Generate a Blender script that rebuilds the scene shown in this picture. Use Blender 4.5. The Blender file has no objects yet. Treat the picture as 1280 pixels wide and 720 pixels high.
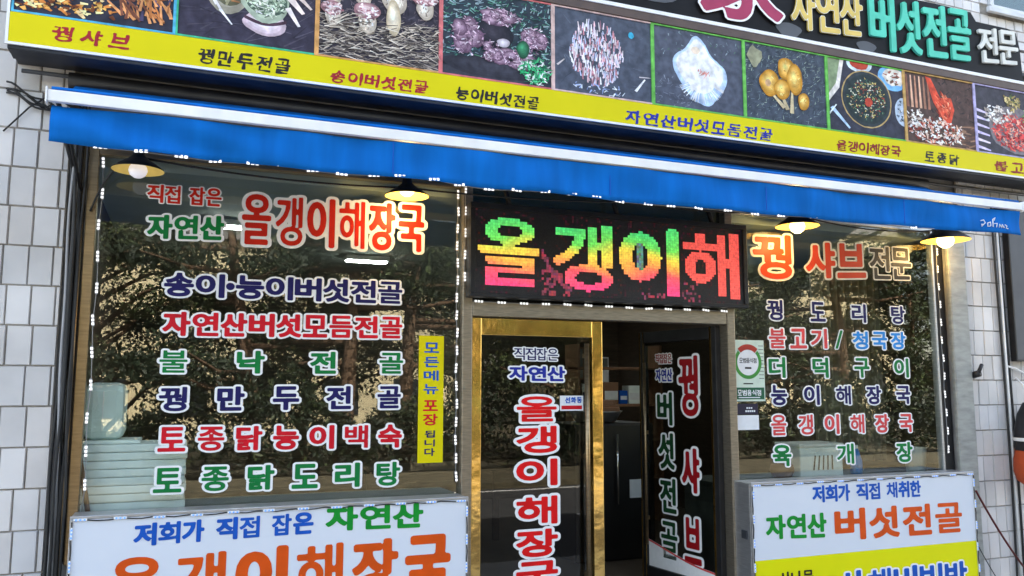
import bpy, math, random
import numpy as np
from mathutils import Vector, Matrix
R = math.radians
PI = math.pi
scene = bpy.context.scene
COL = scene.collection
random.seed(7)

# ------------------------------------------------------------------ camera, sky, sun, exposure
cam_d = bpy.data.cameras.new("camera")
cam = bpy.data.objects.new("camera", cam_d)
COL.objects.link(cam)
cam.location = (0.0, -5.3, 1.6)
cam.rotation_euler = (R(96.769), R(-0.047), R(-21.773))
cam_d.sensor_width = 36.0
cam_d.lens = 36.0 * 1035.0 / 1280.0
cam_d.clip_end = 2000.0
scene.camera = cam

SUN_EL, SUN_AZ = 48.0, 14.0           # the sun stands behind the building, a little to the right
world = bpy.data.worlds.new("World")
scene.world = world
world.use_nodes = True
wn = world.node_tree
bg = wn.nodes["Background"]
sky = wn.nodes.new("ShaderNodeTexSky")
sky.sky_type = 'NISHITA'
sky.sun_disc = False
sky.sun_elevation = R(SUN_EL)
sky.sun_rotation = R(SUN_AZ)
sky.dust_density = 1.6
# a hazy sky, less blue than the clear-air model gives
haze_mix = wn.nodes.new("ShaderNodeMix"); haze_mix.data_type = 'RGBA'; haze_mix.blend_type = 'MULTIPLY'
haze_mix.inputs['Factor'].default_value = 1.0; haze_mix.inputs['B'].default_value = (1.24, 1.02, .80, 1)
wn.links.new(sky.outputs[0], haze_mix.inputs['A']); wn.links.new(haze_mix.outputs['Result'], bg.inputs[0])
bg.inputs[1].default_value = 0.15
sky.air_density = 0.7
sky.ozone_density = 0.6
sun_d = bpy.data.lights.new("sun", 'SUN')
sun_d.energy = 4.6
sun_d.angle = R(0.5)
sun_d.color = (1.0, 0.95, 0.86)
sun = bpy.data.objects.new("sun", sun_d)
COL.objects.link(sun)
sun.rotation_euler = (R(90 - SUN_EL), 0, R(180 - SUN_AZ))
scene.view_settings.view_transform = 'Standard'
scene.view_settings.look = 'None'
scene.view_settings.exposure = 2.88
scene.view_settings.gamma = 1.0
scene.view_settings.use_curve_mapping = False

# ------------------------------------------------------------------ colours and materials
def lin(c):
    return tuple((v / 12.92 if v <= 0.04045 else ((v + 0.055) / 1.055) ** 2.4) for v in c)
def hexc(h):
    return lin(tuple(int(h[i:i + 2], 16) / 255.0 for i in (0, 2, 4)))

def mat(name, color, rough=0.6, metal=0.0, scale=8.0, amt=0.12, bump=0.0, emit=0.0, attr=None, spec=0.5, stretch=None, ecol=None, bscale=None):
    m = bpy.data.materials.new(name)
    m.use_nodes = True
    nt = m.node_tree
    b = nt.nodes["Principled BSDF"]
    b.inputs['Roughness'].default_value = rough
    b.inputs['Metallic'].default_value = metal
    b.inputs['Specular IOR Level'].default_value = spec
    tc = nt.nodes.new("ShaderNodeTexCoord")
    src = tc.outputs['Object']
    if stretch:
        mp = nt.nodes.new("ShaderNodeMapping")
        mp.inputs['Scale'].default_value = stretch
        nt.links.new(src, mp.inputs[0]); src = mp.outputs[0]
    nz = nt.nodes.new("ShaderNodeTexNoise")
    nz.inputs['Scale'].default_value = scale
    nz.inputs['Detail'].default_value = 5.0
    nt.links.new(src, nz.inputs['Vector'])
    mr = nt.nodes.new("ShaderNodeMapRange")
    mr.inputs['From Min'].default_value = 0.3; mr.inputs['From Max'].default_value = 0.7
    mr.inputs['To Min'].default_value = 1 - amt; mr.inputs['To Max'].default_value = 1 + amt
    nt.links.new(nz.outputs['Fac'], mr.inputs['Value'])
    mx = nt.nodes.new("ShaderNodeMix"); mx.data_type = 'RGBA'; mx.blend_type = 'MULTIPLY'
    mx.inputs['Factor'].default_value = 1.0
    if attr:
        at = nt.nodes.new("ShaderNodeAttribute"); at.attribute_name = attr
        nt.links.new(at.outputs['Color'], mx.inputs['A'])
    else:
        mx.inputs['A'].default_value = (*color, 1)
    nt.links.new(mr.outputs[0], mx.inputs['B'])
    nt.links.new(mx.outputs['Result'], b.inputs['Base Color'])
    if emit:
        if attr: nt.links.new(at.outputs['Color'], b.inputs['Emission Color'])
        else: b.inputs['Emission Color'].default_value = (*(ecol or color), 1)
        b.inputs['Emission Strength'].default_value = emit
    if bump:
        bp = nt.nodes.new("ShaderNodeBump")
        bp.inputs['Strength'].default_value = bump
        bp.inputs['Distance'].default_value = 0.01
        if bscale:
            nb = nt.nodes.new("ShaderNodeTexNoise"); nb.inputs['Scale'].default_value = bscale
            nb.inputs['Detail'].default_value = 3.0
            nt.links.new(src, nb.inputs['Vector']); nt.links.new(nb.outputs['Fac'], bp.inputs['Height'])
        else:
            nt.links.new(nz.outputs['Fac'], bp.inputs['Height'])
        nt.links.new(bp.outputs[0], b.inputs['Normal'])
    return m

def glass_mat(name, refl, tint):
    m = bpy.data.materials.new(name); m.use_nodes = True
    nt = m.node_tree
    for n in list(nt.nodes): nt.nodes.remove(n)
    out = nt.nodes.new("ShaderNodeOutputMaterial")
    tr = nt.nodes.new("ShaderNodeBsdfTransparent"); tr.inputs[0].default_value = (*tint, 1)
    gl = nt.nodes.new("ShaderNodeBsdfGlossy"); gl.inputs['Roughness'].default_value = 0.004
    lw = nt.nodes.new("ShaderNodeLayerWeight"); lw.inputs['Blend'].default_value = 0.18
    ma = nt.nodes.new("ShaderNodeMath"); ma.operation = 'ADD'; ma.use_clamp = True
    mu = nt.nodes.new("ShaderNodeMath"); mu.operation = 'MULTIPLY'; mu.inputs[1].default_value = 0.8
    nt.links.new(lw.outputs['Fresnel'], mu.inputs[0]); nt.links.new(mu.outputs[0], ma.inputs[0]); ma.inputs[1].default_value = refl
    # the very slight waviness of old plate glass
    tc = nt.nodes.new("ShaderNodeTexCoord"); nz = nt.nodes.new("ShaderNodeTexNoise"); nz.inputs['Scale'].default_value = 1.6
    nt.links.new(tc.outputs['Object'], nz.inputs['Vector'])
    bp = nt.nodes.new("ShaderNodeBump"); bp.inputs['Strength'].default_value = 0.022; bp.inputs['Distance'].default_value = 0.02
    nt.links.new(nz.outputs['Fac'], bp.inputs['Height']); nt.links.new(bp.outputs[0], gl.inputs['Normal'])
    mx = nt.nodes.new("ShaderNodeMixShader")
    nt.links.new(ma.outputs[0], mx.inputs[0]); nt.links.new(tr.outputs[0], mx.inputs[1]); nt.links.new(gl.outputs[0], mx.inputs[2])
    nt.links.new(mx.outputs[0], out.inputs[0])
    return m

M = {}
M['tile'] = mat('glazed_tile', (.5, .5, .5), .32, attr='col', scale=2.2, amt=.15, bump=.12, bscale=14)
M['grout'] = mat('dirty_grout', (.30, .27, .23), .95, scale=20, amt=.35)
M['concrete'] = mat('grey_render', (.3, .29, .28), .9, scale=5, amt=.2, bump=.3)
M['white_vinyl'] = mat('white_vinyl', (.92, .92, .91), .45, spec=.25, scale=30, amt=.03)
M['cream_vinyl'] = mat('cream_vinyl', (.82, .76, .62), .45, spec=.25, scale=30, amt=.03)
VC = dict(red=hexc('cc2410'), crimson=hexc('cf1024'), green=hexc('0a7a3a'), navy=hexc('1c1858'), orange=hexc('d8431a'),
          black=hexc('26221f'), rose=hexc('d84a4c'), sky=hexc('2a8fe0'), blue=hexc('1256b8'), darkred=hexc('8e1f18'),
          deepgreen=hexc('12401f'), maroon=hexc('9c1018'), doorred=hexc('e00d12'), magenta=hexc('a83a5c'), yellow=hexc('e0c46a'),
          teal=hexc('58cdb2'), white=hexc('dcdcd4'), boxorange=hexc('dc5208'), boxgreen=hexc('0c8f2c'), inkblue=hexc('23309a'), brushred=hexc('a8222c'))
for k, v in list(VC.items()):
    M['v_' + k] = mat('vinyl_' + k, v, .5, scale=7, amt=.12, spec=.25, bump=.05)
M['alu'] = mat('brushed_aluminium', (.52, .53, .55), .38, metal=.8, scale=12, amt=.12, stretch=(1, 1, 12))
M['post_grey'] = mat('weathered_post', (.33, .34, .32), .55, metal=.3, scale=7, amt=.2, stretch=(1, 1, 4))
M['steel_dark'] = mat('dull_bronze_frame', (.30, .26, .20), .38, metal=.75, scale=14, amt=.2, stretch=(1, 1, 8))
M['bronze'] = mat('bronze_frame', (.32, .23, .13), .30, metal=.85, scale=10, amt=.2, stretch=(1, 1, 8))
M['gold'] = mat('polished_gold', (.92, .62, .20), .13, metal=1.0, scale=5, amt=.25, bump=.5, bscale=6)
M['black_metal'] = mat('black_metal', (.018, .018, .02), .45, metal=.3, scale=10, amt=.3)
M['slate_metal'] = mat('slate_painted_metal', (.036, .040, .048), .5, scale=5, amt=.4, bump=.2, spec=.3)
M['blue_fabric'] = mat('blue_awning_fabric', hexc('0868bc'), .85, scale=2.2, amt=.17, stretch=(4, 1, .5), spec=.15, bump=.5, bscale=2.4)
M['white_bar'] = mat('white_bar', (.88, .88, .86), .4, scale=6, amt=.08)
M['white_plastic'] = mat('white_plastic', (.85, .85, .85), .35, emit=.13, ecol=(1, 1, 1))
M['module_body'] = mat('module_body', (.34, .34, .34), .5)
M['blue_led'] = mat('blue_led', hexc('6f9ce8'), .3, emit=.12, ecol=hexc('6f9ce8'))
M['cable'] = mat('black_cable', (.015, .015, .015), .6)
M['cable_grey'] = mat('grey_cable', (.35, .35, .35), .6)
M['cable_red'] = mat('dark_red_cable', hexc('5a1410'), .6)
M['yellow'] = mat('yellow_print', hexc('e2d40a'), .5, scale=2.0, amt=.05, spec=.15)
M['boxyellow'] = mat('yellow_face', hexc('e8e600'), .4, scale=2.0, amt=.03, spec=.2)
M['boxwhite'] = mat('white_face', (.74, .78, .84), .35, scale=1.5, amt=.03)
M['print'] = mat('photo_print', (.5, .5, .5), .5, attr='col', scale=17, amt=.34, spec=.15)
M['brown_trim'] = mat('brown_trim', (.09, .055, .04), .5, scale=8, amt=.2)
M['signblack'] = mat('sign_black', (.008, .008, .009), .5, spec=.15, scale=4, amt=.3)
M['signgrey'] = mat('sign_grey_swirl', (.07, .075, .085), .5, scale=4, amt=.2)
M['glass'] = glass_mat('window_glass', .05, (.95, .98, .96))
M['glass_dark'] = glass_mat('door_glass', .035, (.62, .64, .62))
M['glass_up'] = glass_mat('upper_glass', .12, (.6, .8, .78))
M['bulb_faint_glow'] = mat('frosted_bulb', (.78, .78, .82), .3, emit=.06, ecol=(.9, .88, 1))  # faint glow put on the bulb, though it is switched off
M['bulb_on'] = mat('warm_bulb', (.9, .8, .5), .3, emit=.9, ecol=(1.0, .72, .25))
M['shade_in'] = mat('shade_inside_glow', hexc('d4b25c'), .5, emit=.035, ecol=(1.0, .75, .2))  # bulb light on the inside put in as yellow colour and weak emission
M['tube'] = mat('fluorescent_tube', (.9, .95, .9), .4, emit=8.0, ecol=(.92, 1, .95))
M['wood'] = mat('dark_wood_wall', (.05, .034, .022), .5, scale=4, amt=.35, stretch=(1, 1, 9))
M['int_ceil'] = mat('ceiling_board', (.50, .54, .49), .8, scale=3, amt=.06)
M['int_floor'] = mat('brown_floor', (.09, .07, .055), .35, scale=4, amt=.3)
M['foam'] = mat('pale_foam', (.86, .92, .90), .6, scale=9, amt=.06)
M['mint'] = mat('pale_mint_plastic', (.70, .82, .78), .45, scale=6, amt=.1)
M['counter'] = mat('grey_counter', (.16, .18, .17), .5, scale=5, amt=.15)
M['fridge'] = mat('dark_fridge', (.012, .011, .011), .35, scale=5, amt=.2)
M['paper'] = mat('paper', (.8, .82, .84), .7, scale=20, amt=.04)
M['certpaper'] = mat('pale_green_paper', hexc('cfe0cf'), .6, scale=20, amt=.06)
M['certgreen'] = mat('green_ink', hexc('0d5a3a'), .6)
M['emblemgreen'] = mat('emblem_green', hexc('3c8f34'), .6)
M['emblemred'] = mat('emblem_red', hexc('a8301c'), .6)
M['purpleblack'] = mat('purple_black', hexc('1e1530'), .6)
M['led_off'] = mat('led_matrix', (.012, .011, .013), .55, scale=120, amt=.6)
M['led_px'] = mat('led_pixel', (.2, .2, .2), .5, attr='col', emit=.15, scale=60, amt=.3)
M['curtain'] = mat('curtain', (.16, .14, .10), .9, scale=6, amt=.2)
M['orange_plastic'] = mat('orange_plastic', hexc('b4471a'), .5, scale=8, amt=.2)
M['asphalt'] = mat('asphalt', (.05, .05, .052), .9, scale=30, amt=.25, bump=.3)
M['paving'] = mat('paving', (.34, .33, .31), .85, scale=6, amt=.15, bump=.2)
M['roadpaint'] = mat('road_paint', (.75, .75, .72), .7, scale=20, amt=.15)
M['soil'] = mat('soil_and_litter', (.10, .085, .05), .95, scale=5, amt=.4)
M['bark'] = mat('bark', (.14, .085, .05), .95, scale=9, amt=.4, bump=.6, stretch=(3, 3, .6))
M['leaf_dark'] = mat('leaf_dark', (.013, .026, .010), .6, scale=.7, amt=.5)
M['leaf_mid'] = mat('leaf_mid', (.046, .066, .018), .6, scale=.7, amt=.5)
M['leaf_yellow'] = mat('leaf_yellow', (.105, .105, .028), .6, scale=.7, amt=.4)
M['far_wall'] = mat('ochre_wall', (.66, .57, .36), .85, scale=1.0, amt=.15)
M['far_roof'] = mat('grey_roof', (.18, .17, .17), .8, scale=2, amt=.2)
M['far_window'] = mat('dark_window', (.03, .035, .04), .15)
M['frame_up'] = mat('upper_frame', (.62, .64, .66), .4, scale=5, amt=.08)
M['grey_board'] = mat('grey_board', (.085, .088, .095), .55, scale=6, amt=.12)
M['pot'] = mat('clay_brown', (.26, .13, .07), .6, scale=8, amt=.15)
M['chrome'] = mat('chrome', (.8, .8, .8), .12, metal=1)

# ------------------------------------------------------------------ mesh helpers
class MB:
    def __init__(s): s.v = []; s.f = []; s.mi = []; s.c = []; s.smooth = []
    def add(s, vs, fs, mi=0, col=None, smooth=False):
        n = len(s.v); s.v += [tuple(p) for p in vs]
        s.c += [col if col else (.5, .5, .5)] * len(vs)
        for f in fs:
            s.f.append(tuple(n + i for i in f)); s.mi.append(mi); s.smooth.append(smooth)
        return s
    def box(s, x0, x1, y0, y1, z0, z1, mi=0, bev=0.0, col=None):
        if bev <= 0:
            vs = [(x, y, z) for x in (x0, x1) for y in (y0, y1) for z in (z0, z1)]
            s.add(vs, [(0, 1, 3, 2), (4, 6, 7, 5), (0, 4, 5, 1), (2, 3, 7, 6), (0, 2, 6, 4), (1, 5, 7, 3)], mi, col)
            return s
        b = min(bev, (x1 - x0) / 2.2, (y1 - y0) / 2.2, (z1 - z0) / 2.2)
        import bmesh
        bm = bmesh.new(); bmesh.ops.create_cube(bm, size=1.0)
        for v in bm.verts:
            v.co = Vector(((x0 + x1) / 2 + v.co.x * (x1 - x0), (y0 + y1) / 2 + v.co.y * (y1 - y0), (z0 + z1) / 2 + v.co.z * (z1 - z0)))
        bmesh.ops.bevel(bm, geom=bm.edges[:], offset=b, segments=2, affect='EDGES', profile=.5)
        bm.verts.index_update()
        s.add([v.co[:] for v in bm.verts], [[v.index for v in f.verts] for f in bm.faces], mi, col)
        bm.free(); return s
    def tube(s, pts, r, seg=8, mi=0, cap=True, col=None):
        pts = [Vector(p) for p in pts]; n = len(pts)
        rr = r if isinstance(r, (list, tuple)) else [r] * n
        vs = []; prev = None
        for i, p in enumerate(pts):
            d = (pts[min(i + 1, n - 1)] - pts[max(i - 1, 0)]).normalized()
            a = d.orthogonal().normalized() if prev is None else (prev - d * prev.dot(d)).normalized()
            prev = a; b = d.cross(a)
            vs += [p + (a * math.cos(t) + b * math.sin(t)) * rr[i] for t in [2 * PI * k / seg for k in range(seg)]]
        fs = [(i * seg + k, i * seg + (k + 1) % seg, (i + 1) * seg + (k + 1) % seg, (i + 1) * seg + k) for i in range(n - 1) for k in range(seg)]
        if cap: fs += [tuple(range(seg - 1, -1, -1)), tuple((n - 1) * seg + k for k in range(seg))]
        return s.add(vs, fs, mi, col, True)
    def lathe(s, prof, cx, cy, seg=24, mi=0, col=None):
        n = len(prof)
        vs = [(cx + r * math.cos(2 * PI * k / seg), cy + r * math.sin(2 * PI * k / seg), z) for r, z in prof for k in range(seg)]
        fs = [(i * seg + k, i * seg + (k + 1) % seg, (i + 1) * seg + (k + 1) % seg, (i + 1) * seg + k) for i in range(n - 1) for k in range(seg)]
        return s.add(vs, fs, mi, col, True)
    def poly(s, pts, mi=0, col=None):
        return s.add(pts, [tuple(range(len(pts)))], mi, col)
    def prism(s, pts, y0, y1, mi=0, col=None):      # outline (x,z), counter-clockwise seen from -y; y0 is the front
        n = len(pts)
        vs = [(x, y0, z) for x, z in pts] + [(x, y1, z) for x, z in pts]
        fs = [tuple(range(n)), tuple(range(2 * n - 1, n - 1, -1))] + [(i, n + i, n + (i + 1) % n, (i + 1) % n) for i in range(n)]
        return s.add(vs, fs, mi, col)

OFF = {}
def obj(name, mb, mats, parent=None, label=None, off=None, kind=None, loc=None):
    if not isinstance(mats, (list, tuple)): mats = [mats]
    if off is None: off = OFF.get(parent, (0, 0, 0)) if parent else (0, 0, 0)
    me = bpy.data.meshes.new(name)
    me.from_pydata([(x - off[0], y - off[1], z - off[2]) for x, y, z in mb.v], [], mb.f)
    me.polygons.foreach_set('material_index', mb.mi)
    me.polygons.foreach_set('use_smooth', mb.smooth)
    ca = me.color_attributes.new('col', 'FLOAT_COLOR', 'POINT')
    ca.data.foreach_set('color', np.array([(*c, 1.0) for c in mb.c], dtype=np.float32).ravel())
    for m in mats: me.materials.append(M[m])
    o = bpy.data.objects.new(name, me); COL.objects.link(o)
    if parent: o.parent = parent
    if loc: o.location = loc
    OFF[o] = off
    if label: o['label'] = label
    if kind: o['kind'] = kind
    return o
def thing(name, label, cat, loc=(0, 0, 0), group=None):
    o = bpy.data.objects.new(name, None); COL.objects.link(o); o.location = loc
    o.empty_display_size = .1
    o['label'] = label; o['category'] = cat
    if group: o['group'] = group
    OFF[o] = loc
    return o
def tag(o, label, cat, group=None):
    o['label'] = label; o['category'] = cat
    if group: o['group'] = group
    return o
def dup(root, loc, label=None):
    r = root.copy(); COL.objects.link(r); r.location = loc
    if label: r['label'] = label
    for ch in list(root.children):
        c = ch.copy(); COL.objects.link(c); c.parent = r
        for g in ch.children:
            d = g.copy(); COL.objects.link(d); d.parent = c
    return r

# ------------------------------------------------------------------ lettering: outlines of the built-in font, emboldened by a distance field
_G = {}
def glyph(ch):
    if ch in _G: return _G[ch]
    if ch == '·':
        t = np.linspace(0, 2 * PI, 17)[:-1]; p = np.stack([.5 + .5 * np.cos(t), .5 + .5 * np.sin(t)], 1)
        seg = np.concatenate([p, np.roll(p, -1, 0)], 1); _G[ch] = seg; return seg
    cu = bpy.data.curves.new('glyph', 'FONT'); cu.body = ch; cu.resolution_u = 4
    ob = bpy.data.objects.new('glyph', cu); COL.objects.link(ob)
    me = bpy.data.meshes.new_from_object(ob.evaluated_get(bpy.context.evaluated_depsgraph_get()))
    co = np.array([v.co[:2] for v in me.vertices])
    cnt = {}
    for p in me.polygons:
        for k in p.edge_keys: cnt[k] = cnt.get(k, 0) + 1
    lo = co.min(0); hi = co.max(0); co = (co - lo) / np.maximum(hi - lo, 1e-6)
    seg = np.array([(*co[a], *co[b]) for (a, b), c in cnt.items() if c == 1])
    bpy.data.objects.remove(ob); bpy.data.curves.remove(cu); bpy.data.meshes.remove(me)
    _G[ch] = seg
    return seg

def sdf(segs, X, Y):
    px = X.ravel()[:, None]; py = Y.ravel()[:, None]
    best = np.full(px.shape[0], 1e9); par = np.zeros(px.shape[0], dtype=np.int32)
    for i in range(0, len(segs), 64):
        s = segs[i:i + 64]; ax, ay, bx, by = s[:, 0], s[:, 1], s[:, 2], s[:, 3]
        dx, dy = bx - ax, by - ay; L = dx * dx + dy * dy + 1e-12
        t = np.clip(((px - ax) * dx + (py - ay) * dy) / L, 0, 1)
        best = np.minimum(best, (((px - ax - t * dx) ** 2 + (py - ay - t * dy) ** 2)).min(1))
        cr = ((ay > py) != (by > py)) & (px < ax + (py - ay) * dx / np.where(np.abs(dy) < 1e-12, 1e-12, dy))
        par += cr.sum(1)
    d = np.sqrt(best)
    return np.where(par % 2 == 1, -d, d).reshape(X.shape)

def contour(mb, F, xs, zs, level, fmap, y, mi, thick=0.0):
    A = F - level; nz, nx = A.shape; ins = A < 0
    full = ins[:-1, :-1] & ins[1:, :-1] & ins[:-1, 1:] & ins[1:, 1:]
    anyi = ins[:-1, :-1] | ins[1:, :-1] | ins[:-1, 1:] | ins[1:, 1:]
    def pt(x, z): X, Z = fmap(x, z); return (X, y, Z)
    for j in range(nz - 1):
        i = 0; row = full[j]
        while i < nx - 1:
            if row[i]:
                k = i
                while k < nx - 1 and row[k]: k += 1
                mb.poly([pt(xs[i], zs[j]), pt(xs[k], zs[j]), pt(xs[k], zs[j + 1]), pt(xs[i], zs[j + 1])], mi); i = k
            else: i += 1
    js, is_ = np.nonzero(anyi & ~full)
    for j, i in zip(js, is_):
        cs = [(xs[i], zs[j], A[j, i]), (xs[i + 1], zs[j], A[j, i + 1]), (xs[i + 1], zs[j + 1], A[j + 1, i + 1]), (xs[i], zs[j + 1], A[j + 1, i])]
        out = []; cross = []
        for q in range(4):
            a, b = cs[q], cs[(q + 1) % 4]
            if a[2] < 0: out.append((a[0], a[1]))
            if (a[2] < 0) != (b[2] < 0):
                t = a[2] / (a[2] - b[2]); p = (a[0] + t * (b[0] - a[0]), a[1] + t * (b[1] - a[1]))
                cross.append(len(out)); out.append(p)
        if len(out) >= 3:
            P3 = [pt(*p) for p in out]; mb.poly(P3, mi)
            if thick and len(cross) == 2:
                a, b = P3[cross[0]], P3[cross[1]]
                mb.poly([a, b, (b[0], b[1] + thick, b[2]), (a[0], a[1] + thick, a[2])], mi)

def layout(text, W, g):
    ws = [(.42 if c == ' ' else (.28 if c == '·' else (.55 if c == '/' and len(text) > 1 else 1))) for c in text]
    tot = sum(ws) + g * (len(text) - 1); u = W / tot; x = 0; res = []
    for c, w in zip(text, ws):
        if c != ' ': res.append((c, x, x + w * u))
        x += (w + g) * u
    return res

def text_mesh(text, x0, x1, zb0, zt0, zb1, zt1, g, bold=.035, outline=.05, y=0.0, res=34, thick=0.0, wob=0.0, mb=None, mi=(0, 1), dy=.002, slant=0.0, fillmax=.61):
    """material 0 = letters, material 1 = outline behind them"""
    mb = mb or MB()
    W = x1 - x0; H = ((zt0 - zb0) + (zt1 - zb1)) / 2
    b = bold * H; segs = []; caps = []
    for c, a, e in layout(text, W, g):
        s = glyph(c).copy()
        if c == '·':
            r = .11 * H; m = (a + e) / 2; s = np.stack([m - r + s[:, 0] * 2 * r, H / 2 - r + s[:, 1] * 2 * r, m - r + s[:, 2] * 2 * r, H / 2 - r + s[:, 3] * 2 * r], 1)
        else:
            bb = min(b, (e - a) * .12)
            s[:, [0, 2]] = a + bb + s[:, [0, 2]] * (e - a - 2 * bb); s[:, [1, 3]] = b + s[:, [1, 3]] * (H - 2 * b)
        segs.append(s); caps.append((.030 if c in '갱해백채메개' else .2) * (e - a))
    pad = 1.3 * (b + outline * H) + 2.5 * H / res; cell = H / res
    xs = np.arange(-pad, W + pad + cell, cell); zs = np.arange(-pad, H + pad + cell, cell)
    X, Z = np.meshgrid(xs, zs)
    F = np.full(X.shape, 1e3)
    K = 1.3                                    # level strokes grow less than upright ones, as in sign lettering
    for s, cap in zip(segs, caps):
        gx0, gx1 = s[:, [0, 2]].min(), s[:, [0, 2]].max()
        i0 = np.searchsorted(xs, gx0 - pad * K); i1 = np.searchsorted(xs, gx1 + pad * K)
        sk = s.copy(); sk[:, [1, 3]] *= K
        D_ = sdf(sk, X[:, i0:i1], Z[:, i0:i1] * K)
        bb_ = min(b, cap); box = (X[:, i0:i1] >= gx0) & (X[:, i0:i1] <= gx1) & (Z[:, i0:i1] >= 0) & (Z[:, i0:i1] <= H)
        while bb_ > .004 * H and (D_[box] < bb_).mean() > fillmax: bb_ *= .93
        F[:, i0:i1] = np.minimum(F[:, i0:i1], D_ - bb_ + b)
    if wob:
        F = F + wob * H * (np.sin(X * 9.1 / H + Z * 5.3 / H) * .6 + np.sin(X * 3.7 / H - Z * 7.7 / H + 1.3) * .7)
    def fmap(x, z):
        t = x / W; v = z / H
        zb = zb0 + (zb1 - zb0) * t; zt = zt0 + (zt1 - zt0) * t
        return x0 + x + slant * (z - H / 2), zb + v * (zt - zb)
    contour(mb, F, xs, zs, b, fmap, y, mi[0], thick)
    if outline > 0: contour(mb, F, xs, zs, b + outline * H, fmap, y + dy, mi[1])
    return mb

# ------------------------------------------------------------------ the setting: ground, road, pavements
def slab(name, x0, x1, y0, y1, z0, z1, m):
    return obj(name, MB().box(x0, x1, y0, y1, z0, z1), m, kind='structure')
slab('ground', -400, 400, -400, 400, -.62, -.50, 'soil')
slab('road', -120, 120, -10.4, -3.4, -.496, -.42, 'asphalt')
slab('pavement', -120, 120, -3.4, 0.0, -.496, -.30, 'paving')
slab('verge', -120, 120, -13.0, -10.4, -.496, -.30, 'soil')
rm = MB()
for k in range(-14, 20): rm.box(k * 6, k * 6 + 3, -6.97, -6.83, -.419, -.416)
rm.box(-120, 120, -3.75, -3.62, -.419, -.416); rm.box(-120, 120, -10.15, -10.02, -.419, -.416)
obj('road_marking', rm, 'roadpaint', kind='structure')

# ------------------------------------------------------------------ the shop building
bld = thing('shop_building', 'white tiled shop building carrying the sign boards, awning and shopfront', 'building', (2.9, 0, -.3))
body = MB()
body.box(-7, -.60, .02, 8, -.3, 3.1); body.box(6.40, 15, .02, 8, -.3, 3.1)
body.box(-7, 15, .02, 8, 3.1, 7.6)
body.box(-.60, 6.40, 6.2, 8, -.3, 3.1)
obj('wall_core', body, 'concrete', bld)
def tiles(x0, x1, z0, z1, y, tw, th, name, rnd, bright=1.0, skip=None, depth=.012):
    mb = MB(); mb.box(x0, x1, y + .004, y + .016, z0, z1, 1, col=(.1, .1, .1))
    nrow = int(round((z1 - z0) / th)); j = .0022
    for r_ in range(nrow):
        za = z0 + r_ * th; zb = min(za + th, z1)
        x = x0 - rnd.choice((0, .1, .25, .5)) * tw
        while x < x1:
            w = tw * rnd.uniform(.97, 1.03)
            a, b = max(x, x0), min(x + w, x1); x += w
            if b - a < .02 or (skip and skip(a, b, za, zb)): continue
            g = rnd.uniform(.84, 1.06) * bright; tint = rnd.uniform(-.012, .012)
            if rnd.random() < .05: g *= .88
            col = (.68 * g + tint, .655 * g, .635 * g - tint)
            ja = j * rnd.uniform(.5, 1.7); e = .004
            t = [rnd.uniform(-.0013, .0013) for _ in range(3)]
            f0, f1, g0, g1 = a + ja, b - ja, za + j, zb - j
            def yy(px, pz): return y - depth + t[0] * 3 + (px - (a + b) / 2) / tw * t[1] * 2 + (pz - (za + zb) / 2) / th * t[2] * 2
            vs = [(f0, y + .004, g0), (f1, y + .004, g0), (f1, y + .004, g1), (f0, y + .004, g1)]
            q = [(f0 + e, g0 + e), (f1 - e, g0 + e), (f1 - e, g1 - e), (f0 + e, g1 - e)]
            vs += [(px, yy(px, pz), pz) for px, pz in q]
            mb.add(vs, [(4, 5, 6, 7), (0, 1, 5, 4), (1, 2, 6, 5), (2, 3, 7, 6), (3, 0, 4, 7)], 0, col)
    return obj(name, mb, ['tile', 'grout'], bld)
rn = random.Random(3)
tiles(-2.6, -.645, -.3, 3.9465, -.02, .124, .2235, 'tiled_wall', rn)
tiles(6.40, 9.6, -.3, 3.8325, -.02, .118, .2175, 'tiled_wall', rn)
tiles(5.4, 10, 4.1, 6.6, -.004, .115, .10, 'tiled_wall', rn, 1.05, skip=lambda a, b, c, d: b > 6.98 and d > 5.16 and c < 6.4)
# window on the floor above, only its lower left corner is in the picture
f = MB(); f.box(6.98, 9.0, -.05, .015, 5.14, 5.20, 0, .006); f.box(6.98, 7.03, -.04, .015, 5.2, 6.4, 0, .004)
f.box(6.98, 9.0, -.035, .015, 6.35, 6.4, 0, .004); f.box(8.0, 8.05, -.035, .01, 5.2, 6.35)
uw = obj('window', f, 'frame_up', bld, label='upstairs window with pale frame and teal glass')
obj('pane', MB().box(7.03, 9.0, -.012, -.006, 5.20, 6.35), 'glass_up', uw)
obj('sill', MB().box(6.9, 9.05, -.09, -.0525, 5.10, 5.15, 0, .006), 'frame_up', uw)
# the room behind the glass
obj('interior_floor', MB().box(-.60, 6.40, .09, 6.2, -.28, -.02), 'int_floor', bld)
obj('interior_ceiling', MB().box(-.60, 6.40, .09, 6.2, 2.90, 3.098), 'int_ceil', bld)
iw = MB(); iw.box(-.598, -.56, .1, 6.2, -.02, 2.9); iw.box(6.36, 6.398, .1, 6.2, -.02, 2.9); iw.box(-.56, 6.36, 6.16, 6.198, -.02, 2.9)
for k in range(22): iw.box(-.56, 6.36, 6.147, 6.16, .02 + k * .13, .02 + k * .13 + .118)
obj('interior_wall', iw, 'wood', bld)
dw = MB(); dw.box(-.60, 1.74, .02, .085, -.3, .62); dw.box(3.95, 6.40, .02, .085, -.3, .62); dw.box(-.6, 6.4, .02, .085, 2.99, 3.098)
dw.box(6.215, 6.398, -.03, .085, -.3, 2.99)
obj('shopfront_base', dw, 'concrete', bld)

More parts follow.
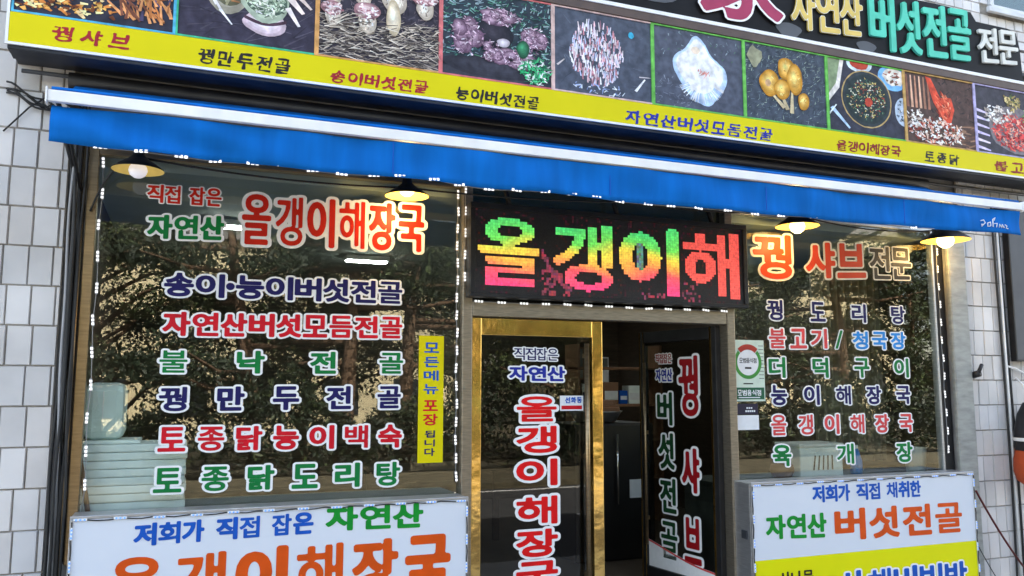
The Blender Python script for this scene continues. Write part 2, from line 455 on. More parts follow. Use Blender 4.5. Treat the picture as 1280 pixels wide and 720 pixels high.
# ------------------------------------------------------------------ shop windows with their lettering
LEFT = [
 ('직접 잡은', -.227, .192, 2.686, 2.798, 2.691, 2.806, .06, 'red', .030, .055),
 ('자연산', -.217, .214, 2.465, 2.614, 2.483, 2.638, .05, 'green', .045, .075),
 ('올갱이해장국', .314, 1.48, 2.465, 2.792, 2.486, 2.807, .12, 'red', .024, .052),
 ('송이·능이버섯전골', -.11, 1.34, 2.127, 2.275, 2.131, 2.285, .05, 'navy', .045, .070),
 ('자연산버섯모듬전골', -.107, 1.343, 1.892, 2.04, 1.905, 2.054, .05, 'crimson', .045, .070),
 ('불낙전골', -.118, 1.353, 1.672, 1.814, 1.676, 1.82, 1.67, 'green', .045, .075),
 ('꿩만두전골', -.108, 1.34, 1.449, 1.598, 1.455, 1.604, 1.05, 'navy', .042, .075),
 ('토종닭능이백숙', -.102, 1.349, 1.217, 1.366, 1.206, 1.357, .40, 'crimson', .042, .075),
 ('토종닭도리탕', -.115, 1.343, .984, 1.132, .967, 1.122, .66, 'green', .042, .075)]
RIGHT = [
 ('꿩', 4.156, 4.542, 2.442, 2.803, 2.447, 2.817, 0, 'orange', .030, .045),
 ('샤브', 4.679, 5.313, 2.464, 2.774, 2.501, 2.795, .05, 'orange', .038, .045),
 ('전문', 5.357, 5.824, 2.497, 2.784, 2.512, 2.786, .05, 'black', .018, .035),
 ('꿩도리탕', 4.278, 5.719, 2.118, 2.285, 2.127, 2.281, 1.8, 'navy', .030, .060),
 ('불고기', 4.284, 4.867, 1.894, 2.057, 1.904, 2.067, .25, 'rose', .034, .065),
 ('/', 4.949, 5.032, 1.905, 2.056, 1.907, 2.058, 0, 'green', .015, .05),
 ('청국장', 5.133, 5.712, 1.902, 2.054, 1.912, 2.062, .25, 'sky', .034, .065),
 ('더덕구이', 4.274, 5.73, 1.665, 1.831, 1.674, 1.838, 1.65, 'green', .034, .065),
 ('능이해장국', 4.287, 5.732, 1.452, 1.613, 1.454, 1.608, 1.05, 'navy', .034, .065),
 ('올갱이해장국', 4.277, 5.742, 1.219, 1.385, 1.221, 1.374, .75, 'rose', .034, .065),
 ('육개장', 4.282, 5.723, .985, 1.152, .974, 1.142, 2.5, 'green', .034, .065)]
CN = dict(red='red', green='green', navy='navy blue', crimson='red', orange='orange red', black='black', rose='rose red', sky='light blue',
          blue='blue', boxorange='orange', boxgreen='green', darkred='dark red', magenta='magenta', yellow='pale yellow', teal='teal', white='white', inkblue='blue', brushred='red',
          doorred='red', maroon='dark red', deepgreen='dark green')
def write(parent, rows, y, res=34, name='lettering', ol='white_vinyl', off=None, **kw):
    for t, x0, x1, a, b, c, d, g, col, bold, out in rows:
        mb = text_mesh(t, x0, x1, a, b, c, d, g, bold * 1.25, out * 1.35, y, res, **kw)
        obj(name, mb, ['v_' + col, ol], parent, label='%s lettering reading %s' % (CN[col], t), off=off)

wl = thing('shop_window', 'large left shop window covered in nine lines of coloured lettering', 'window', (.6, 0, .62))
fr = MB()
fr.box(-.545, -.490, -.035, .04, .62, 2.99, 0, .004); fr.box(-.49, 1.735, -.03, .04, 2.945, 2.99, 0, .004); fr.box(-.49, 1.735, -.03, .04, .62, .68, 0, .004)
obj('frame', fr, 'bronze', wl)
obj('pane', MB().box(-.489, 1.734, -.004, .004, .681, 2.944), 'glass', wl)
write(wl, LEFT, -.0085, ol='white_vinyl')
wr = thing('shop_window', 'right shop window with eleven pieces of lettering and a green certificate', 'window', (5.0, 0, .62))
fr = MB()
fr.box(6.055, 6.075, -.02, .04, .62, 2.99, 0, .003); fr.box(3.96, 6.055, -.03, .04, 2.945, 2.99, 0, .004); fr.box(3.96, 6.055, -.03, .04, .62, .68, 0, .004)
obj('frame', fr, 'alu', wr)
obj('side_strip', MB().box(6.077, 6.19, -.012, .04, .62, 2.99), 'black_metal', wr)
obj('corner_post', MB().box(6.19, 6.395, -.075, -.0305, -.3, 3.02, 0, .012), 'post_grey', wr)
obj('pane', MB().box(3.935, 6.054, -.004, .004, .681, 2.944), 'glass', wr)
write(wr, RIGHT[:3], -.0085, ol='cream_vinyl'); write(wr, RIGHT[3:], -.0085)

# things stuck on the glass
st = thing('yellow_sticker', 'tall yellow vertical sticker on the left window near the door', 'sticker', (1.54, -.005, 1.1))
obj('sheet', MB().box(1.455, 1.625, -.0085, -.0055, 1.105, 1.931), 'yellow', st)
for c, x0, x1, z0, z1, cc in [('모', 1.49, 1.592, 1.819, 1.888, 'blue'), ('든', 1.49, 1.592, 1.724, 1.793, 'blue'), ('메', 1.489, 1.591, 1.635, 1.704, 'blue'), ('뉴', 1.488, 1.59, 1.547, 1.615, 'blue'),
        ('포', 1.487, 1.589, 1.438, 1.510, 'crimson'), ('장', 1.487, 1.588, 1.344, 1.422, 'crimson'), ('됩', 1.50, 1.57, 1.266, 1.314, 'navy'), ('니', 1.50, 1.57, 1.209, 1.256, 'navy'), ('다', 1.50, 1.57, 1.148, 1.20, 'navy')]:
    write(st, [(c, x0, x1, z0, z1, z0, z1, 0, cc, .03, 0)], -.010, 20, 'character')

ce = thing('certificate_poster', 'pale green certificate poster with a round green and red emblem', 'poster', (4.08, -.005, 1.48))
obj('sheet', MB().box(3.935, 4.232, -.0085, -.0055, 1.487, 1.958), 'certpaper', ce)
em = MB(); cx0, cz0 = 4.078, 1.785
def ring(mb, r0, r1, a0, a1, y, mi, n=40):
    for k in range(n):
        t0 = a0 + (a1 - a0) * k / n; t1 = a0 + (a1 - a0) * (k + 1) / n
        mb.poly([(cx0 + r0 * math.cos(t0), y, cz0 + r0 * math.sin(t0)), (cx0 + r1 * math.cos(t0), y, cz0 + r1 * math.sin(t0)),
                 (cx0 + r1 * math.cos(t1), y, cz0 + r1 * math.sin(t1)), (cx0 + r0 * math.cos(t1), y, cz0 + r0 * math.sin(t1))], mi)
ring(em, .100, .128, R(135), R(405), -.0095, 0); ring(em, .098, .140, R(48), R(132), -.0105, 1, 16); ring(em, .0, .1, 0, 2 * PI, -.0092, 2)
text_mesh('모범음식점', cx0 - .08, cx0 + .08, cz0 - .005, cz0 + .035, cz0 - .005, cz0 + .035, .06, .02, 0, -.0102, 16, mb=em, mi=(3, 3))
em.box(cx0 - .03, cx0 + .03, -.0102, -.0094, cz0 - .05, cz0 - .036, 3)
obj('emblem', em, ['emblemgreen', 'emblemred', 'paper', 'v_black'], ce)
bn = MB(); bn.box(3.942, 4.222, -.0105, -.0088, 1.502, 1.592, 0)
text_mesh('모범음식점', 3.97, 4.19, 1.53, 1.575, 1.53, 1.575, .12, .03, 0, -.0125, 18, mb=bn, mi=(1, 1))
bn.box(3.98, 4.18, -.0118, -.0106, 1.512, 1.519, 1)
obj('banner', bn, ['certgreen', 'paper'], ce)
ln = MB()
for k in range(10): ln.box(4.18 + .0, 4.226, -.0092, -.0086, 1.66 + k * .028, 1.664 + k * .028)
ln.box(4.03, 4.12, -.0092, -.0086, 1.617, 1.626)
obj('small_print', ln, 'v_black', ce)['kind'] = 'stuff'
nt_ = thing('paper_notice', 'dark purple and white paper notice stuck below the certificate', 'notice', (4.06, -.005, 1.26))
obj('header', MB().box(3.955, 4.158, -.0085, -.0055, 1.388, 1.468), 'purpleblack', nt_)
hb = MB()
for k in range(5): hb.box(4.04 + k * .019, 4.054 + k * .019, -.0098, -.0086, 1.405, 1.419)
for k in range(3): hb.box(4.05 + k * .02, 4.064 + k * .02, -.0098, -.0086, 1.43, 1.442)
obj('small_print', hb, 'paper', nt_)['kind'] = 'stuff'
obj('sheet', MB().box(3.965, 4.163, -.0085, -.0055, 1.27, 1.381), 'paper', nt_)

# ------------------------------------------------------------------ entrance: posts, header, two glazed leaves
ent = thing('entrance', 'bronze framed entrance with a gold left door and right leaf swung open', 'entrance', (2.85, 0, -.02))
obj('post', MB().box(1.737, 1.808, -.06, .05, -.3, 2.99, 0, .006), 'steel_dark', ent)
obj('post', MB().box(3.862, 3.93, -.06, .05, -.3, 2.99, 0, .006), 'steel_dark', ent)
obj('header', MB().box(1.81, 3.86, -.055, .05, 2.07, 2.168, 0, .005), 'steel_dark', ent)
obj('transom_pane', MB().box(1.81, 3.86, .004, .012, 2.17, 2.98), 'glass_dark', ent)
d1 = MB(); d1.box(1.815, 1.883, -.03, .025, .0, 2.062, 0, .004); d1.box(2.72, 2.800, -.03, .025, .0, 2.062, 0, .004)
d1.box(1.884, 2.719, -.029, .024, 1.945, 2.061, 0, .004); d1.box(1.884, 2.719, -.029, .024, .0, .14, 0, .004)
leafL = obj('door_leaf', d1, 'gold', ent, label='closed left door leaf with polished gold frame')
obj('pane', MB().box(1.884, 2.719, -.004, .003, .141, 1.944), 'glass_dark', leafL)
refl_bar = MB(); refl_bar.tube([(2.665, -.05, .25), (2.665, -.05, 1.90)], .017, 10); refl_bar.box(2.655, 2.675, -.045, -.004, 1.10, 1.13); refl_bar.box(2.655, 2.675, -.045, -.004, 1.8, 1.83); refl_bar.box(2.655, 2.675, -.045, -.004, .3, .33)
obj('handle', refl_bar, 'bronze', leafL)  # bar added where a brown reflection runs down the door glass
write(leafL, [('직접잡은', 2.129, 2.462, 1.779, 1.867, 1.778, 1.862, .04, 'navy', .012, .09), ('자연산', 2.093, 2.516, 1.637, 1.741, 1.633, 1.739, .04, 'inkblue', .045, .10)], -.0075, 26)
for c, a, b in (('올', 1.353, 1.537), ('갱', 1.142, 1.332), ('이', .922, 1.108), ('해', .664, .86), ('장', .453, .64), ('국', .245, .43)):
    write(leafL, [(c, 2.145, 2.453, a, b, a, b, 0, 'doorred', .045, .085)], -.0075)
# right leaf: hinged on the right post, swung in
LA = 82.0
d2 = MB(); d2.box(-.93, -.872, -.025, .025, .0, 2.062, 0, .004); d2.box(-.075, -.002, -.025, .025, .0, 2.062, 0, .004)
d2.box(-.871, -.076, -.024, .024, 1.965, 2.061, 0, .004); d2.box(-.871, -.076, -.024, .024, .0, .12, 0, .004)
leafR = obj('door_leaf', d2, 'black_metal', None, label='right door leaf swung open inwards with red and dark lettering')
leafR.parent = ent
leafR.location = Vector((3.835, .03, 0)) - Vector(ent.location); leafR.location.z += 0
leafR.rotation_euler = (0, 0, R(-LA)); leafR.location.z = 0.02
OFF[leafR] = (0, 0, 0)
for a, b in ((-.934, -.922), (-.885, -.876), (-.070, -.052)):
    obj('edge_strip', MB().box(a, b, -.0285, -.0255, .0, 2.06), 'gold', leafR)
obj('pane', MB().box(-.871, -.076, -.004, .003, .121, 1.964), 'glass_dark', leafR)
obj('handle', MB().tube([(-.84, -.05, .3), (-.84, -.05, 1.8)], .013, 8).box(-.85, -.83, -.045, -.024, 1.2, 1.23).box(-.85, -.83, -.045, -.024, .5, .53), 'bronze', leafR)
for c, x0, x1, a, b, col, bo in (('꿩', -.46, -.225, 1.36, 1.85, 'maroon', .022), ('샤', -.442, -.235, .765, 1.118, 'maroon', .03), ('브', -.43, -.235, .22, .58, 'maroon', .03),
        ('버', -.732, -.540, 1.28, 1.555, 'deepgreen', .03), ('섯', -.725, -.525, .925, 1.222, 'deepgreen', .03), ('전', -.715, -.515, .577, .857, 'deepgreen', .03), ('골', -.715, -.508, .21, .515, 'deepgreen', .03)):
    write(leafR, [(c, x0, x1, a, b, a, b, 0, col, bo, .035 if b - a > .4 else .05)], -.0075)
write(leafR, [('직접잡은', -.74, -.536, 1.79, 1.87, 1.79, 1.87, .05, 'maroon', .02, .10), ('자연산', -.742, -.532, 1.64, 1.745, 1.64, 1.745, .05, 'inkblue', .03, .10)], -.0075, 24)
wv = [(-.87, .122)] + [(-.076, .122)] + [(-.076, .20)] + [(-.076 - .794 * t, .205 + .09 * t * t + .05 * math.sin(t * 2.2) * t) for t in [k / 14 for k in range(1, 15)]]
wb = MB(); wb.prism(wv, -.0075, -.0055, 0)
wb2 = [(x, z + .0) for x, z in wv[2:]]
for (a, b), (c, d) in zip(wb2[:-1], wb2[1:]): wb.poly([(c, -.0085, d - .014), (a, -.0085, b - .014), (a, -.0085, b), (c, -.0085, d)], 1)
obj('film', wb, ['white_vinyl', 'v_rose'], leafR, label='white curved film with a pink edge at the foot of the leaf')
ds = thing('door_notice', 'small white notice with blue and red writing on the left door', 'notice', (2.58, -.005, 1.43))
obj('sheet', MB().box(2.475, 2.655, -.0085, -.0055, 1.43, 1.535), 'paper', ds)
write(ds, [('선화동', 2.512, 2.645, 1.482, 1.526, 1.482, 1.526, .1, 'blue', .04, 0)], -.010, 18, 'character')
rb = MB(); rb.box(2.485, 2.645, -.0095, -.0087, 1.44, 1.466); obj('red_line', rb, 'v_crimson', ds)

# ------------------------------------------------------------------ scrolling LED sign
led = thing('led_sign', 'black LED sign over the door showing rainbow coloured pixel letters', 'sign', (2.87, -.15, 2.19))
cb = MB(); cb.box(1.755, 3.985, -.146, -.062, 2.19, 2.826, 0, .006)
cb.box(1.755, 3.985, -.165, -.1465, 2.19, 2.216, 0, .003); cb.box(1.755, 3.985, -.165, -.1465, 2.79, 2.826, 0, .003)
cb.box(1.755, 1.79, -.165, -.1465, 2.217, 2.789, 0, .003); cb.box(3.95, 3.985, -.165, -.1465, 2.217, 2.789, 0, .003)
obj('cabinet', cb, 'black_metal', led)
obj('screen', MB().box(1.791, 3.949, -.153, -.1475, 2.217, 2.789), 'led_off', led)
def led_letters():
    mb = MB(); pitch = .01785; W = 2.158; nx = int(W / pitch); nz = 32
    xs = 1.791 + (np.arange(nx) + .5) * pitch; zs = 2.217 + (np.arange(nz) + .5) * pitch
    X, Z = np.meshgrid(xs, zs); F = np.full(X.shape, 9.0); own = np.zeros(X.shape, int)
    for n, (c, x0, x1, z0, z1, b) in enumerate((('올', 1.815, 2.262, 2.262, 2.745, .022), ('갱', 2.355, 2.828, 2.25, 2.742, .020), ('이', 2.881, 3.385, 2.245, 2.748, .027), ('해', 3.411, 3.915, 2.245, 2.758, .020))):
        s = glyph(c).copy(); s[:, [0, 2]] = x0 + b + s[:, [0, 2]] * (x1 - x0 - 2 * b); s[:, [1, 3]] = z0 + b + s[:, [1, 3]] * (z1 - z0 - 2 * b)
        kz = (2.6, 1.9, 1.2, 1.6)[n]; s2 = s.copy(); s2[:, [1, 3]] *= kz; D_ = (sdf(s2, X, Z * kz) - b * (1.0, .8, 1.0, .8)[n]); own = np.where(D_ < F, n, own); F = np.minimum(F, D_)
    g = random.Random(5)
    def ramp(t, x):
        stops = [(0, hexc('e8306e')), (.25, hexc('ea4a52')), (.42, hexc('ef9a3a')), (.58, hexc('e6c83c')), (.74, hexc('62cc4a')), (1, hexc('2ec86a'))]
        t = min(max(t + .07 * math.sin(x * 9), 0), 1)
        for (a, ca), (b, cb_) in zip(stops[:-1], stops[1:]):
            if t <= b:
                u = (t - a) / (b - a); return tuple(p + (q - p) * u for p, q in zip(ca, cb_))
        return stops[-1][1]
    for j in range(nz):
        for i in range(nx):
            on = F[j, i] < .002; t = (zs[j] - 2.25) / .49
            stray = (not on) and ((2.28 < xs[i] < 2.5 and zs[j] < 2.40 and g.random() < .55) or (3.05 < xs[i] < 3.25 and zs[j] < 2.27 and g.random() < .4) or (3.40 < xs[i] < 3.55 and zs[j] < 2.36 and g.random() < .25) or (2.27 < xs[i] < 2.33 and abs(zs[j] - (2.52 - (xs[i] - 2.27) * 1.5)) < .03) or (2.3 < xs[i] < 2.36 and abs(zs[j] - (2.46 - (xs[i] - 2.3) * 1.5)) < .03) or (abs(xs[i] - 3.045) < .025 and 2.4 < zs[j] < 2.62))
            if not (on or stray):
                if g.random() < .16:
                    c = tuple(v * g.uniform(.02, .10) for v in hexc('c05068')); p = pitch * .4
                    mb.poly([(xs[i] - p, -.1545, zs[j] - p), (xs[i] + p, -.1545, zs[j] - p), (xs[i] + p, -.1545, zs[j] + p), (xs[i] - p, -.1545, zs[j] + p)], 0, c)
                continue
            c = hexc('e2483e') if own[j, i] == 3 else ramp(t, xs[i] + zs[j] * 1.5)
            if stray and not on: c = tuple(v * g.uniform(.15, .6) for v in (hexc('b82050') if xs[i] < 2.95 or zs[j] < 2.36 else hexc('7fb0a8')))
            k = g.uniform(.75, 1.15); c = tuple(v * k for v in c); p = pitch * .485; c = tuple(v * .95 + .02 for v in c)
            mb.poly([(xs[i] - p, -.1545, zs[j] - p), (xs[i] + p, -.1545, zs[j] - p), (xs[i] + p, -.1545, zs[j] + p), (xs[i] - p, -.1545, zs[j] + p)], 0, c)
    return mb
obj('pixel_lettering', led_letters(), 'led_px', led, label='glowing rainbow pixel letters reading 올갱이해')
for x in (2.06, 2.90, 3.72):
    obj('bracket', MB().tube([(x, -.1, 2.826), (x - .03, -.06, 3.0)], .018, 6).box(x - .035, x + .02, -.125, -.09, 2.827, 2.837), 'black_metal', led)

# ------------------------------------------------------------------ menu sign board with ten photo prints
menu = thing('menu_signboard', 'long menu signboard of food photos above a yellow strip of brush lettering', 'signboard', (3.0, -.4, 3.40))
bx = MB(); bx.box(-.936, 7.4, -.385, -.03, 3.425, 4.20, 0, .004)
obj('cabinet', bx, 'slate_metal', menu)
ed = MB(); ed.box(-.94, 7.4, -.399, -.386, 3.405, 3.419); ed.box(-.940, -.926, -.399, -.386, 3.42, 4.2)
obj('white_edge', ed, 'white_bar', menu)
und = MB(); und.box(-.93, 7.4, -.384, -.30, 3.385, 3.424, 0, .006); und.box(-.93, 7.4, -.29, -.20, 3.395, 3.424); und.tube([(-.9, -.12, 3.36), (2, -.12, 3.352), (7.3, -.12, 3.35)], .012, 6)
obj('bottom_rail', und, 'slate_metal', menu)
obj('yellow_strip', MB().box(-.925, 7.4, -.398, -.386, 3.420, 3.585), 'yellow', menu)
tp = MB(); tp.box(-.94, 7.4, -.408, -.386, 4.196, 4.2575, 0, .003)
obj('top_rail', tp, 'brown_trim', menu)
STRIP = [('꿩샤브', -.726, -.337, 3.452, 3.545, 3.458, 3.545, .35, 'brushred'), ('꿩만두전골', .015, .533, 3.436, 3.535, 3.438, 3.538, .2, 'black'), ('송이버섯전골', .77, 1.382, 3.428, 3.512, 3.436, 3.523, .15, 'brushred'),
         ('능이버섯전골', 1.569, 2.151, 3.427, 3.518, 3.43, 3.52, .15, 'black'), ('자연산버섯모듬전골', 2.808, 4.071, 3.425, 3.524, 3.43, 3.53, .15, 'inkblue'), ('올갱이해장국', 4.685, 5.348, 3.43, 3.522, 3.442, 3.535, .08, 'darkred'),
         ('토종닭', 5.608, 5.996, 3.438, 3.53, 3.438, 3.534, .25, 'black'), ('불고기', 6.41, 6.974, 3.44, 3.534, 3.444, 3.54, .2, 'darkred')]
write(menu, [(*r_, .036, 0) for r_ in STRIP], -.3995, 30, wob=.03, slant=.14, fillmax=.54)

class Paint:
    """a printed picture: flat coloured shapes on one sheet, each a hair in front of the last"""
    def __init__(s, x0, x1, z0, z1, y, seed):
        s.mb = MB(); s.x0, s.z0, s.w, s.h, s.y = x0, z0, x1 - x0, z1 - z0, y; s.n = 0; s.g = random.Random(seed)
    def put(s, pts, c, k=.12):
        u = 1 + s.g.uniform(-k, k); c = tuple(max(0, min(.9, v * u * 1.3 + .006)) for v in lin(c)); s.n += 1
        pts = [(min(max(a, 0), 1), min(max(b, 0), 1)) for a, b in pts]
        s.mb.poly([(s.x0 + a * s.w, s.y - s.n * 8e-6, s.z0 + b * s.h) for a, b in pts], 0, c)
    def rect(s, a, b, c, d, col): s.put([(a, b), (c, b), (c, d), (a, d)], col, 0)
    def blob(s, cx, cz, rx, rz, col, jag=.12, n=14, a0=0):
        s.put([(cx + rx * math.cos(t) * (1 + s.g.uniform(-jag, jag)), cz + rz * math.sin(t) * (1 + s.g.uniform(-jag, jag))) for t in [2 * PI * k / n for k in range(n)]], col)
    def stroke(s, a, b, c, d, w, col):
        dx, dz = c - a, d - b; L = math.hypot(dx, dz) + 1e-6; nx, nz = -dz / L * w / 2, dx / L * w / 2
        s.put([(a - nx, b - nz), (c - nx * .5, d - nz * .5), (c + nx * .5, d + nz * .5), (a + nx, b + nz)], col, .25)
    def scatter(s, n, a, b, c, d, L, w, cols, ang=None, spread=PI):
        for _ in range(n):
            x, z = s.g.uniform(a, c), s.g.uniform(b, d); t = (ang or 0) + s.g.uniform(-spread, spread); l = L * s.g.uniform(.4, 1.2)
            s.stroke(x, z, x + l * math.cos(t), z + l * math.sin(t), w * s.g.uniform(.5, 1.3), s.g.choice(cols))
    def inell(s, n, cx, cz, rx, rz, L, w, cols, ang=0, spread=PI):
        for _ in range(n):
            t = s.g.uniform(0, 2 * PI); r = math.sqrt(s.g.random()); x, z = cx + rx * r * math.cos(t), cz + rz * r * math.sin(t)
            q = ang + s.g.uniform(-spread, spread); l = L * s.g.uniform(.4, 1.2)
            s.stroke(x, z, x + l * math.cos(q), z + l * math.sin(q), w * s.g.uniform(.5, 1.3), s.g.choice(cols))
    def soft(s, cx, cz, rx, rz, dark, light, n=6):
        a, b = C(dark), C(light); ph = s.g.uniform(0, 6)
        for k in range(n):
            t = k / (n - 1); q = 1 - .85 * t
            s.put([(cx - .15 * rx * t + rx * q * math.cos(u) * (1 + .07 * math.sin(3 * u + ph) + s.g.uniform(-.03, .03)), cz + .2 * rz * t + rz * q * math.sin(u) * (1 + .07 * math.sin(2 * u + ph))) for u in [2 * PI * m / 22 for m in range(22)]], tuple(x + (y - x) * t for x, y in zip(a, b)), .04)
    def disc(s, cx, cz, r, col, jag=0.0, rz=None): s.blob(cx, cz, r * s.h / s.w if rz is None else r, rz or r, col, jag, 28)
def C(h): return tuple(int(h[i:i + 2], 16) / 255 for i in (0, 2, 4))
slate = C('3c404c')
def pic(i, p):
    if i == 0:
        p.rect(0, 0, 1, 1, C('2c2c38')); p.scatter(420, .0, .28, .95, .98, .06, .03, [C('c8843c'), C('e0a85a'), C('8a4a22'), C('d49a58'), C('5a3020'), C('e8c080')])
        p.scatter(150, .0, .05, .6, .3, .05, .03, [C('d8a050'), C('c07838'), C('eac890'), C('6a3a20')]); p.scatter(110, .66, .06, .98, .5, .16, .022, [C('a86838'), C('c88a58'), C('6a4030'), C('48405a')], 1.9, .5)
    elif i == 1:
        p.rect(0, 0, 1, 1, C('34303e')); p.scatter(160, 0, 0, 1, 1, .2, .012, [C('46424e'), C('2a2834'), C('3c3844'), C('4a4450')], .3, .8)
        p.soft(.10, .84, .14, .10, '7a1828', 'd04a50'); p.scatter(20, .02, .78, .16, .9, .05, .02, [C('d86a68'), C('8a2030')])
        p.soft(.34, .62, .19, .32, '8d8878', 'd8d2c2'); p.soft(.34, .64, .155, .26, '5c5a44', 'a49a80')
        p.inell(260, .34, .64, .13, .22, .05, .022, [C('c8b088'), C('e0d8c0'), C('6a6a50'), C('a8744a'), C('8f8a6c'), C('b8b498')])
        for k in range(5): p.stroke(.15 + k * .035, .64 - k * .08, .22 + k * .04, .42 - k * .06, .022, C('e4e0e0'))
        p.soft(.62, .25, .16, .13, 'b8a4ac', 'f0e8ea'); p.put([(.465 + .31 * k / 12, .27 - .05 * math.sin(PI * k / 12)) for k in range(13)] + [(.775 - .31 * k / 12, .305 - .05 * math.sin(PI * (1 - k / 12))) for k in range(13)], C('4a3440'))
        p.soft(.62, .48, .18, .22, '98a490', 'd4dcc4'); p.soft(.62, .50, .15, .18, '48584c', '84947c')
        p.inell(300, .62, .5, .14, .17, .045, .018, [C('b8c8b0'), C('dfe6d0'), C('48584a'), C('8a9a80'), C('6a7c68'), C('c8d4bc')])
        p.soft(.62, .88, .15, .15, '7c8672', 'c4ccb4'); p.inell(140, .62, .88, .12, .11, .05, .022, [C('d8dcc8'), C('6f7c6c'), C('a4b098'), C('4c5a4c')])
        p.soft(.92, .78, .08, .14, '98a44a', 'd8e07c'); p.soft(.82, .88, .05, .14, '7aa0b4', 'b8d8e4'); p.stroke(.80, .54, .90, .40, .06, C('d8c8c0')); p.stroke(.78, .44, .87, .26, .045, C('e8dcd8')); p.stroke(.86, .58, .96, .46, .04, C('b8a8a0'))
    elif i == 2:
        p.rect(0, 0, 1, 1, C('34303a')); p.scatter(300, 0, .35, 1, 1, .07, .014, [C('5a5058'), C('48424c'), C('6a6064'), C('2a262e')])
        p.scatter(620, -.05, .0, .98, .46, .12, .010, [C('8a8078'), C('b4a898'), C('5c544e'), C('c8bcac'), C('4a4440'), C('6c625a')], .1, .7)
        for (a, b, r) in ((.10, .80, .10), (.34, .80, .085), (.60, .90, .14), (.86, .80, .10), (.38, .55, .10), (.14, .99, .08), (.44, 1.0, .09), (.10, .52, .08)):
            p.soft(a + .01, b - r * 1.2, r * .75, r * 1.2, 'a89c8c', 'f0e8dc'); p.inell(26, a, b - r * 1.2, r * .6, r * 1.0, .05, .014, [C('e8dccc'), C('8a7c70'), C('c8b8a8')], 1.5, .4)
            p.soft(a, b, r * 1.1, r * .95, '8a6468', 'e4c8c8'); p.inell(44, a, b, r * .95, r * .75, .04, .020, [C('f0dcdc'), C('a06a70'), C('e0b8b8'), C('7c5a60'), C('d8c0bc')])
        p.soft(.60, .52, .06, .2, 'b0a084', 'f0e8d4'); p.scatter(120, 0, .1, 1, .5, .1, .010, [C('b4a898'), C('5c544e'), C('d0c4b4')], .1, .7)
    elif i == 3:
        p.rect(0, 0, 1, 1, C('2c363f')); p.scatter(900, -.03, .12, 1, 1, .05, .013, [C('3c6a5a'), C('6f9a94'), C('2a4a44'), C('7a9098'), C('4a7a60'), C('20303a'), C('94a8ac'), C('34505a')], .4, 1.2)
        p.rect(.0, .0, .95, .10, C('33343c')); p.soft(.5, .14, .5, .12, '2a2a32', '3a3a44')
        p.soft(.46, .54, .17, .17, '1c1c24', '3a3640')
        for a, b, rx, rz in ((.22, .46, .16, .24), (.52, .74, .18, .11), (.64, .28, .19, .11), (.82, .52, .13, .17), (.44, .32, .10, .12)):
            for _ in range(9): p.soft(a + rx * .65 * p.g.uniform(-1, 1), b + rz * .65 * p.g.uniform(-1, 1), rx * .42, rz * .42, '5c4456', 'c0a4b4')
            p.inell(110, a, b, rx * .95, rz * .95, .035, .013, [C('b898a8'), C('5c4456'), C('d4c0cc'), C('765a6c'), C('907488')])
        p.soft(.72, .40, .06, .1, '1c4a34', '48a070'); p.soft(.54, .44, .06, .05, 'a098a0', 'e0d8dc')
        p.inell(160, .84, .16, .13, .15, .06, .016, [C('2fa868'), C('58c88a'), C('1c6a48'), C('d0dcd0'), C('3a8a5c')])
    elif i == 4:
        p.rect(0, 0, 1, 1, C('454b58')); p.scatter(50, 0, 0, 1, 1, .1, .008, [C('525a68'), C('3a404c')])
        for k in range(430):
            t = p.g.uniform(0, 2 * PI); r = math.sqrt(p.g.random()); x = .42 + .27 * r * math.cos(t); z = .47 + .37 * r * math.sin(t)
            p.stroke(x, z, x + p.g.uniform(-.015, .015), z + p.g.uniform(.03, .11), .016, p.g.choice([C('f0e0e4'), C('dcb8c0'), C('b88088'), C('cfc8dc'), C('8a6470'), C('e8d8dc'), C('a8b0c8')]))
        p.scatter(34, .2, .02, .7, .12, .05, .014, [C('8fa0c8'), C('c8d0e0')]); p.blob(.78, .80, .03, .04, C('3aa0c0')); p.stroke(.82, .12, .92, .28, .03, C('e8dcd8')); p.stroke(.86, .3, .98, .31, .015, C('cfc8cc')); p.stroke(.03, .3, .1, .38, .02, C('b8b0b0'))
    elif i == 5:
        p.rect(0, 0, 1, 1, C('484d5a')); p.scatter(60, 0, .6, 1, 1, .03, .012, [C('6a7880'), C('8a98a0'), C('4c6a58')]); p.scatter(50, 0, 0, .4, .4, .05, .008, [C('6a7080'), C('7a808c')])
        pts = [(.44, .95), (.36, .78), (.22, .66), (.20, .52), (.27, .36), (.38, .18), (.50, .08), (.62, .06), (.68, .18), (.78, .30), (.82, .46), (.78, .60), (.64, .70), (.58, .84), (.50, .95)]
        def smooth(q):
            for _ in range(2): q = [z_ for a_, b_ in zip(q, q[1:] + q[:1]) for z_ in ((a_[0] * .75 + b_[0] * .25, a_[1] * .75 + b_[1] * .25), (a_[0] * .25 + b_[0] * .75, a_[1] * .25 + b_[1] * .75))]
            return [(a_ + p.g.uniform(-.004, .004), b_ + p.g.uniform(-.004, .004)) for a_, b_ in q]
        pts = smooth(pts)
        for k in range(7): p.put([(.52 + (a - .52) * (1 - .05 * k), .48 + (b - .48) * (1 - .05 * k) + .008 * k) for a, b in pts], tuple(u_ + (v_ - u_) * k / 6 for u_, v_ in zip(C('a4bce0'), C('dcdfe8'))), 0)
        p.put([(a * .86 + .07, b * .86 + .09) for a, b in pts], C('d9dce6'), 0); p.put([(a * .6 + .2, b * .6 + .24) for a, b in pts], C('e4e2e6'), 0)
        for k in range(60):
            t = p.g.uniform(3.5, 5.9); p.stroke(.52 + .16 * math.cos(t), .42 + .2 * math.sin(t), .52 + .27 * math.cos(t), .42 + .33 * math.sin(t), .012, p.g.choice([C('b0c4e0'), C('dfe6ee'), C('9cb4d8')]))
